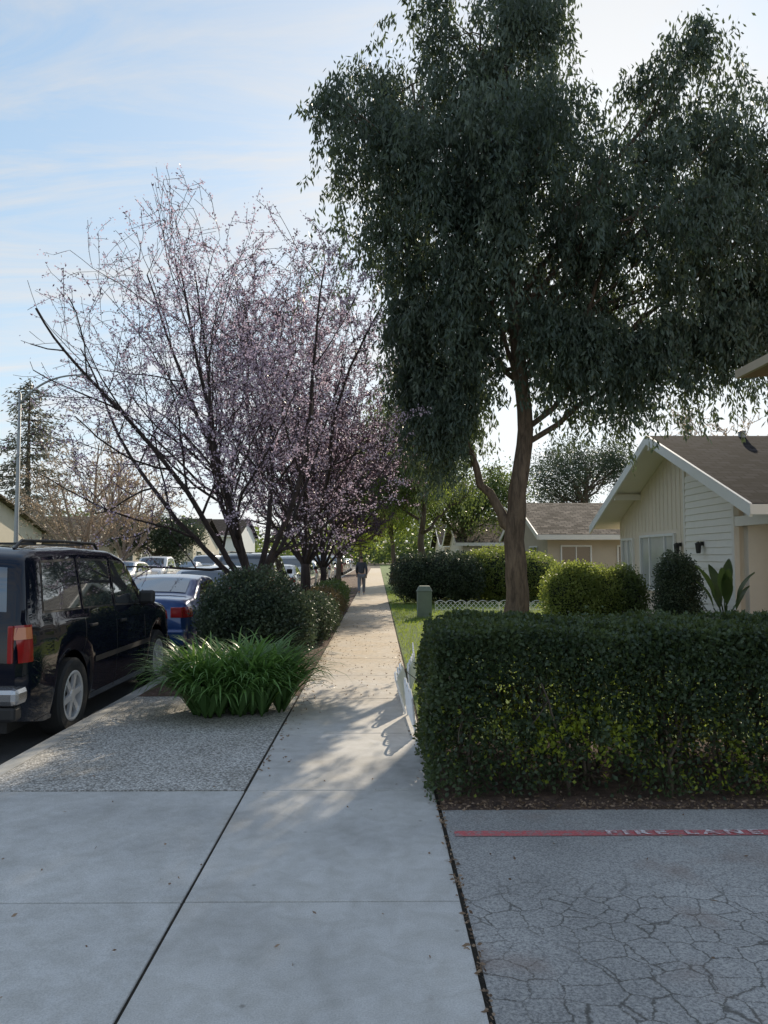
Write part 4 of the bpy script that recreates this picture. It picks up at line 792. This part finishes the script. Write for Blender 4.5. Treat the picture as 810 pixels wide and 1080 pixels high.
def place(kind,sp,loc,pm,label,rotz=0):
    if kind not in protos:
        protos[kind]=car('parked_car',loc,sp,M[pm],label,rotz); return
    def cp(o,par):
        q=o.copy(); C.objects.link(q)
        if par: q.parent=par
        if o.name.split('.')[0] in('body','wing_mirror','rear_bumper','front_bumper') and o.data and o.material_slots[0].material.name.endswith('paint'):
            q.material_slots[0].link='OBJECT'; q.material_slots[0].material=M[pm]
        for c in o.children: cp(c,q)
        return q
    r=cp(protos[kind],None); r.location=loc; r.rotation_euler=(0,0,rotz); r['label']=label
row=[('hat',HAT,'p_white'),('suv2',SUV,'p_grey'),('sed',SED,'p_white'),('pk',PK,'p_white'),('hat',HAT,'p_silver'),('sed',SED,'p_grey'),('suv2',SUV,'p_white'),('sed',SED,'p_silver'),('pk',PK,'p_white'),('hat',HAT,'p_red'),('suv2',SUV,'p_silver'),('sed',SED,'p_white'),('sed',SED,'p_grey'),('hat',HAT,'p_white')]
names={'hat':'hatchback','suv2':'sport utility vehicle','sed':'sedan','pk':'pickup truck'}; cn={'p_white':'white','p_silver':'silver','p_grey':'dark grey','p_red':'maroon','p_black':'black','p_blue':'blue'}
y=18.3
for i,(k_,sp_,pm_) in enumerate(row):
    place(k_,sp_,(XC-sp_['hw']-random.uniform(0,.12),y,zr_),pm_,cn[pm_]+' '+names[k_]+' parked at the near kerb'); y+=sp_['L']+random.uniform(0.9,1.8)
far=[('suv2','p_white',24),('sed','p_silver',31),('hat','p_white',37.5),('pk','p_white',44),('sed','p_grey',51),('suv2','p_silver',57),('hat','p_grey',64),('sed','p_white',70),('suv2','p_white',78)]
for k_,pm_,y in far:
    place(k_,None,(-13.1,y+4.6,zr_),pm_,cn[pm_]+' '+names[k_]+' parked across the street',math.pi)
# ============================================================ PERSON
def skin(name,verts,edges,rad,mat,parent,rootv=0,sub=2):
    me=bpy.data.meshes.new(name); me.from_pydata(verts,edges,[]); me.materials.append(mat); o=bpy.data.objects.new(name,me); C.objects.link(o); o.parent=parent
    m=o.modifiers.new('s','SKIN'); m.use_smooth_shade=True
    for i,r in enumerate(rad):
        sv=me.skin_vertices[0].data[i]; rr=r if isinstance(r,tuple) else (r,r); sv.radius=rr; sv.use_root=(i==rootv)
    s=o.modifiers.new('u','SUBSURF'); s.levels=sub; s.render_levels=sub; return o
pr=empty('person',(-0.70,34,0.0),'person in dark jacket and grey trousers walking on the sidewalk','person')
sk=plain('skin',(0.45,0.28,0.2),0.6); jk=plain('dark_jacket',(0.06,0.065,0.085),0.85); tr=plain('grey_trousers',(0.20,0.21,0.24),0.85); hr=plain('dark_hair',(0.03,0.02,0.015),0.6); sh=plain('pale_shoe',(0.5,0.5,0.5),0.6)
bv=[(0,0,0.90),(0,0.01,1.12),(0,0.0,1.34),(0,0.0,1.44),(0,0.02,1.50),(0,0.02,1.60),(0,0.01,1.68),
 (0.17,0,1.36),(0.22,-0.08,1.10),(0.21,0.06,0.88),(-0.17,0,1.36),(-0.22,0.10,1.11),(-0.21,0.22,0.91),
 (0.09,0.02,0.84),(0.10,0.18,0.47),(0.10,0.16,0.09),(-0.09,0,0.84),(-0.10,-0.05,0.46),(-0.10,-0.28,0.13),(0.10,0.30,0.04),(-0.10,-0.17,0.04),
 (0.21,0.09,0.80),(-0.21,0.26,0.84)]
be=[(0,1),(1,2),(2,3),(3,4),(4,5),(5,6),(2,7),(7,8),(8,9),(2,10),(10,11),(11,12),(0,13),(13,14),(14,15),(0,16),(16,17),(17,18),(15,19),(18,20),(9,21),(12,22)]
br=[(.14,.10),(.12,.09),(.15,.10),.055,.05,(.075,.09),(.06,.07),.06,.045,.032,.06,.045,.032,.085,.058,.04,.085,.058,.04,.035,.035,.03,.03]
for sx0,hv in ((0.21,21),(-0.21,22)):
    hp=bv[hv]
    for q,(dx,ln) in enumerate(((-.02,.07),(-.007,.08),(.007,.085),(.02,.07))):
        i=len(bv); bv.append((hp[0]+dx,hp[1]+.01,hp[2]-.03)); bv.append((hp[0]+dx,hp[1]+.015,hp[2]-.03-ln*.6)); be+=[(hv,i),(i,i+1)]; br+=[.009,.008]
skin('body',bv,be,br,sk,pr)
jv=[(0,0,0.88),(0,0.01,1.12),(0,0,1.34),(0,0,1.43),(0.17,0,1.36),(0.22,-0.08,1.10),(0.21,0.05,0.90),(-0.17,0,1.36),(-0.22,0.10,1.11),(-0.21,0.21,0.93)]
skin('jacket',jv,[(0,1),(1,2),(2,3),(2,4),(4,5),(5,6),(2,7),(7,8),(8,9)],[(.17,.13),(.15,.12),(.18,.13),.07,.08,.062,.048,.08,.062,.048],jk,pr)
tv=[(0,0,0.92),(0.09,0.02,0.84),(0.10,0.18,0.47),(0.10,0.17,0.10),(-0.09,0,0.84),(-0.10,-0.05,0.46),(-0.10,-0.27,0.15)]
skin('trousers',tv,[(0,1),(1,2),(2,3),(0,4),(4,5),(5,6)],[(.15,.12),.105,.078,.06,.105,.078,.06],tr,pr)
skin('hair',[(0,-0.02,1.56),(0,-0.01,1.64),(0,0.01,1.70)],[(0,1),(1,2)],[(.07,.07),(.09,.10),(.06,.07)],hr,pr)
for i,(a,b) in enumerate((((0.10,0.12,0.05),(0.10,0.33,0.04)),((-0.10,-0.30,0.07),(-0.10,-0.13,0.035)))): skin('shoe',[a,b],[(0,1)],[(.05,.045),(.045,.03)],sh,pr,sub=1)
# ============================================================ CAMERA, LIGHT, WORLD
sc=bpy.context.scene
cam=bpy.data.cameras.new('camera'); cam.sensor_fit='VERTICAL'; cam.sensor_height=36; cam.lens=27.03; cam.clip_end=3000; cam.clip_start=0.05
co=bpy.data.objects.new('camera',cam); C.objects.link(co); co.location=(0,0,1.68); co.rotation_euler=(math.radians(93.32),0,math.radians(-0.49)); sc.camera=co
az,el=math.radians(17),math.radians(26)
sd=Vector((math.sin(az)*math.cos(el),math.cos(az)*math.cos(el),math.sin(el)))
sl=bpy.data.lights.new('sun','SUN'); sl.energy=5.0; sl.angle=math.radians(0.5); sl.color=(1.0,0.87,0.68); so=bpy.data.objects.new('sun',sl); C.objects.link(so); so.rotation_euler=(-sd).to_track_quat('-Z','Y').to_euler()
w=bpy.data.worlds.new('World'); sc.world=w; w.use_nodes=True; n=w.node_tree.nodes; l=w.node_tree.links; bg=n['Background']; bg.inputs[1].default_value=0.15
sky=n.new('ShaderNodeTexSky'); sky.sky_type='NISHITA'; sky.sun_disc=False; sky.sun_elevation=el; sky.sun_rotation=az; sky.air_density=1.0; sky.dust_density=0.6; sky.ozone_density=1.3
tc=n.new('ShaderNodeTexCoord'); sp=n.new('ShaderNodeSeparateXYZ'); l.new(tc.outputs['Generated'],sp.inputs[0])
def vm(op,a,b):
    m=n.new('ShaderNodeVectorMath'); m.operation=op
    for i,v in enumerate((a,b)):
        if isinstance(v,tuple): m.inputs[i].default_value=v
        else: l.new(v,m.inputs[i])
    return m.outputs[0]
num=vm('MULTIPLY',sky.outputs[0],(2.15,2.55,3.1)); den=vm('ADD',vm('MULTIPLY',sky.outputs[0],(0.25,0.28,0.33)),(1,1,1)); hz=vm('DIVIDE',num,den)
zz=math_(n,l,'ADD',math_(n,l,'MAXIMUM',sp.outputs['Z'],0.0),0.22); cx=math_(n,l,'DIVIDE',sp.outputs['X'],zz); cy=math_(n,l,'DIVIDE',sp.outputs['Y'],zz)
cb=n.new('ShaderNodeCombineXYZ'); l.new(cx,cb.inputs[0]); l.new(cy,cb.inputs[1])
mp=n.new('ShaderNodeMapping'); mp.inputs['Rotation'].default_value=(0,0,0.75); mp.inputs['Scale'].default_value=(0.8,2.4,1); mp.inputs['Location'].default_value=(0.3,0.4,0); l.new(cb.outputs[0],mp.inputs[0])
cl=noise(n,l,mp.outputs[0],1.6,10,0.64,1.0); cr=ramp(n,[(0.40,(0,0,0)),(0.60,(1,1,1))]); l.new(cl.outputs['Fac'],cr.inputs[0])
cf=math_(n,l,'MULTIPLY',cr.outputs[0],0.72); bw=n.new('ShaderNodeRGBToBW'); l.new(hz,bw.inputs[0])
bm=math_(n,l,'ADD',math_(n,l,'MULTIPLY',bw.outputs[0],0.5),3.0); fc=mixc(n,l,cf,hz,bm)
l.new(fc,bg.inputs[0])
sc.view_settings.view_transform='Standard'; sc.view_settings.look='None'; sc.view_settings.exposure=0
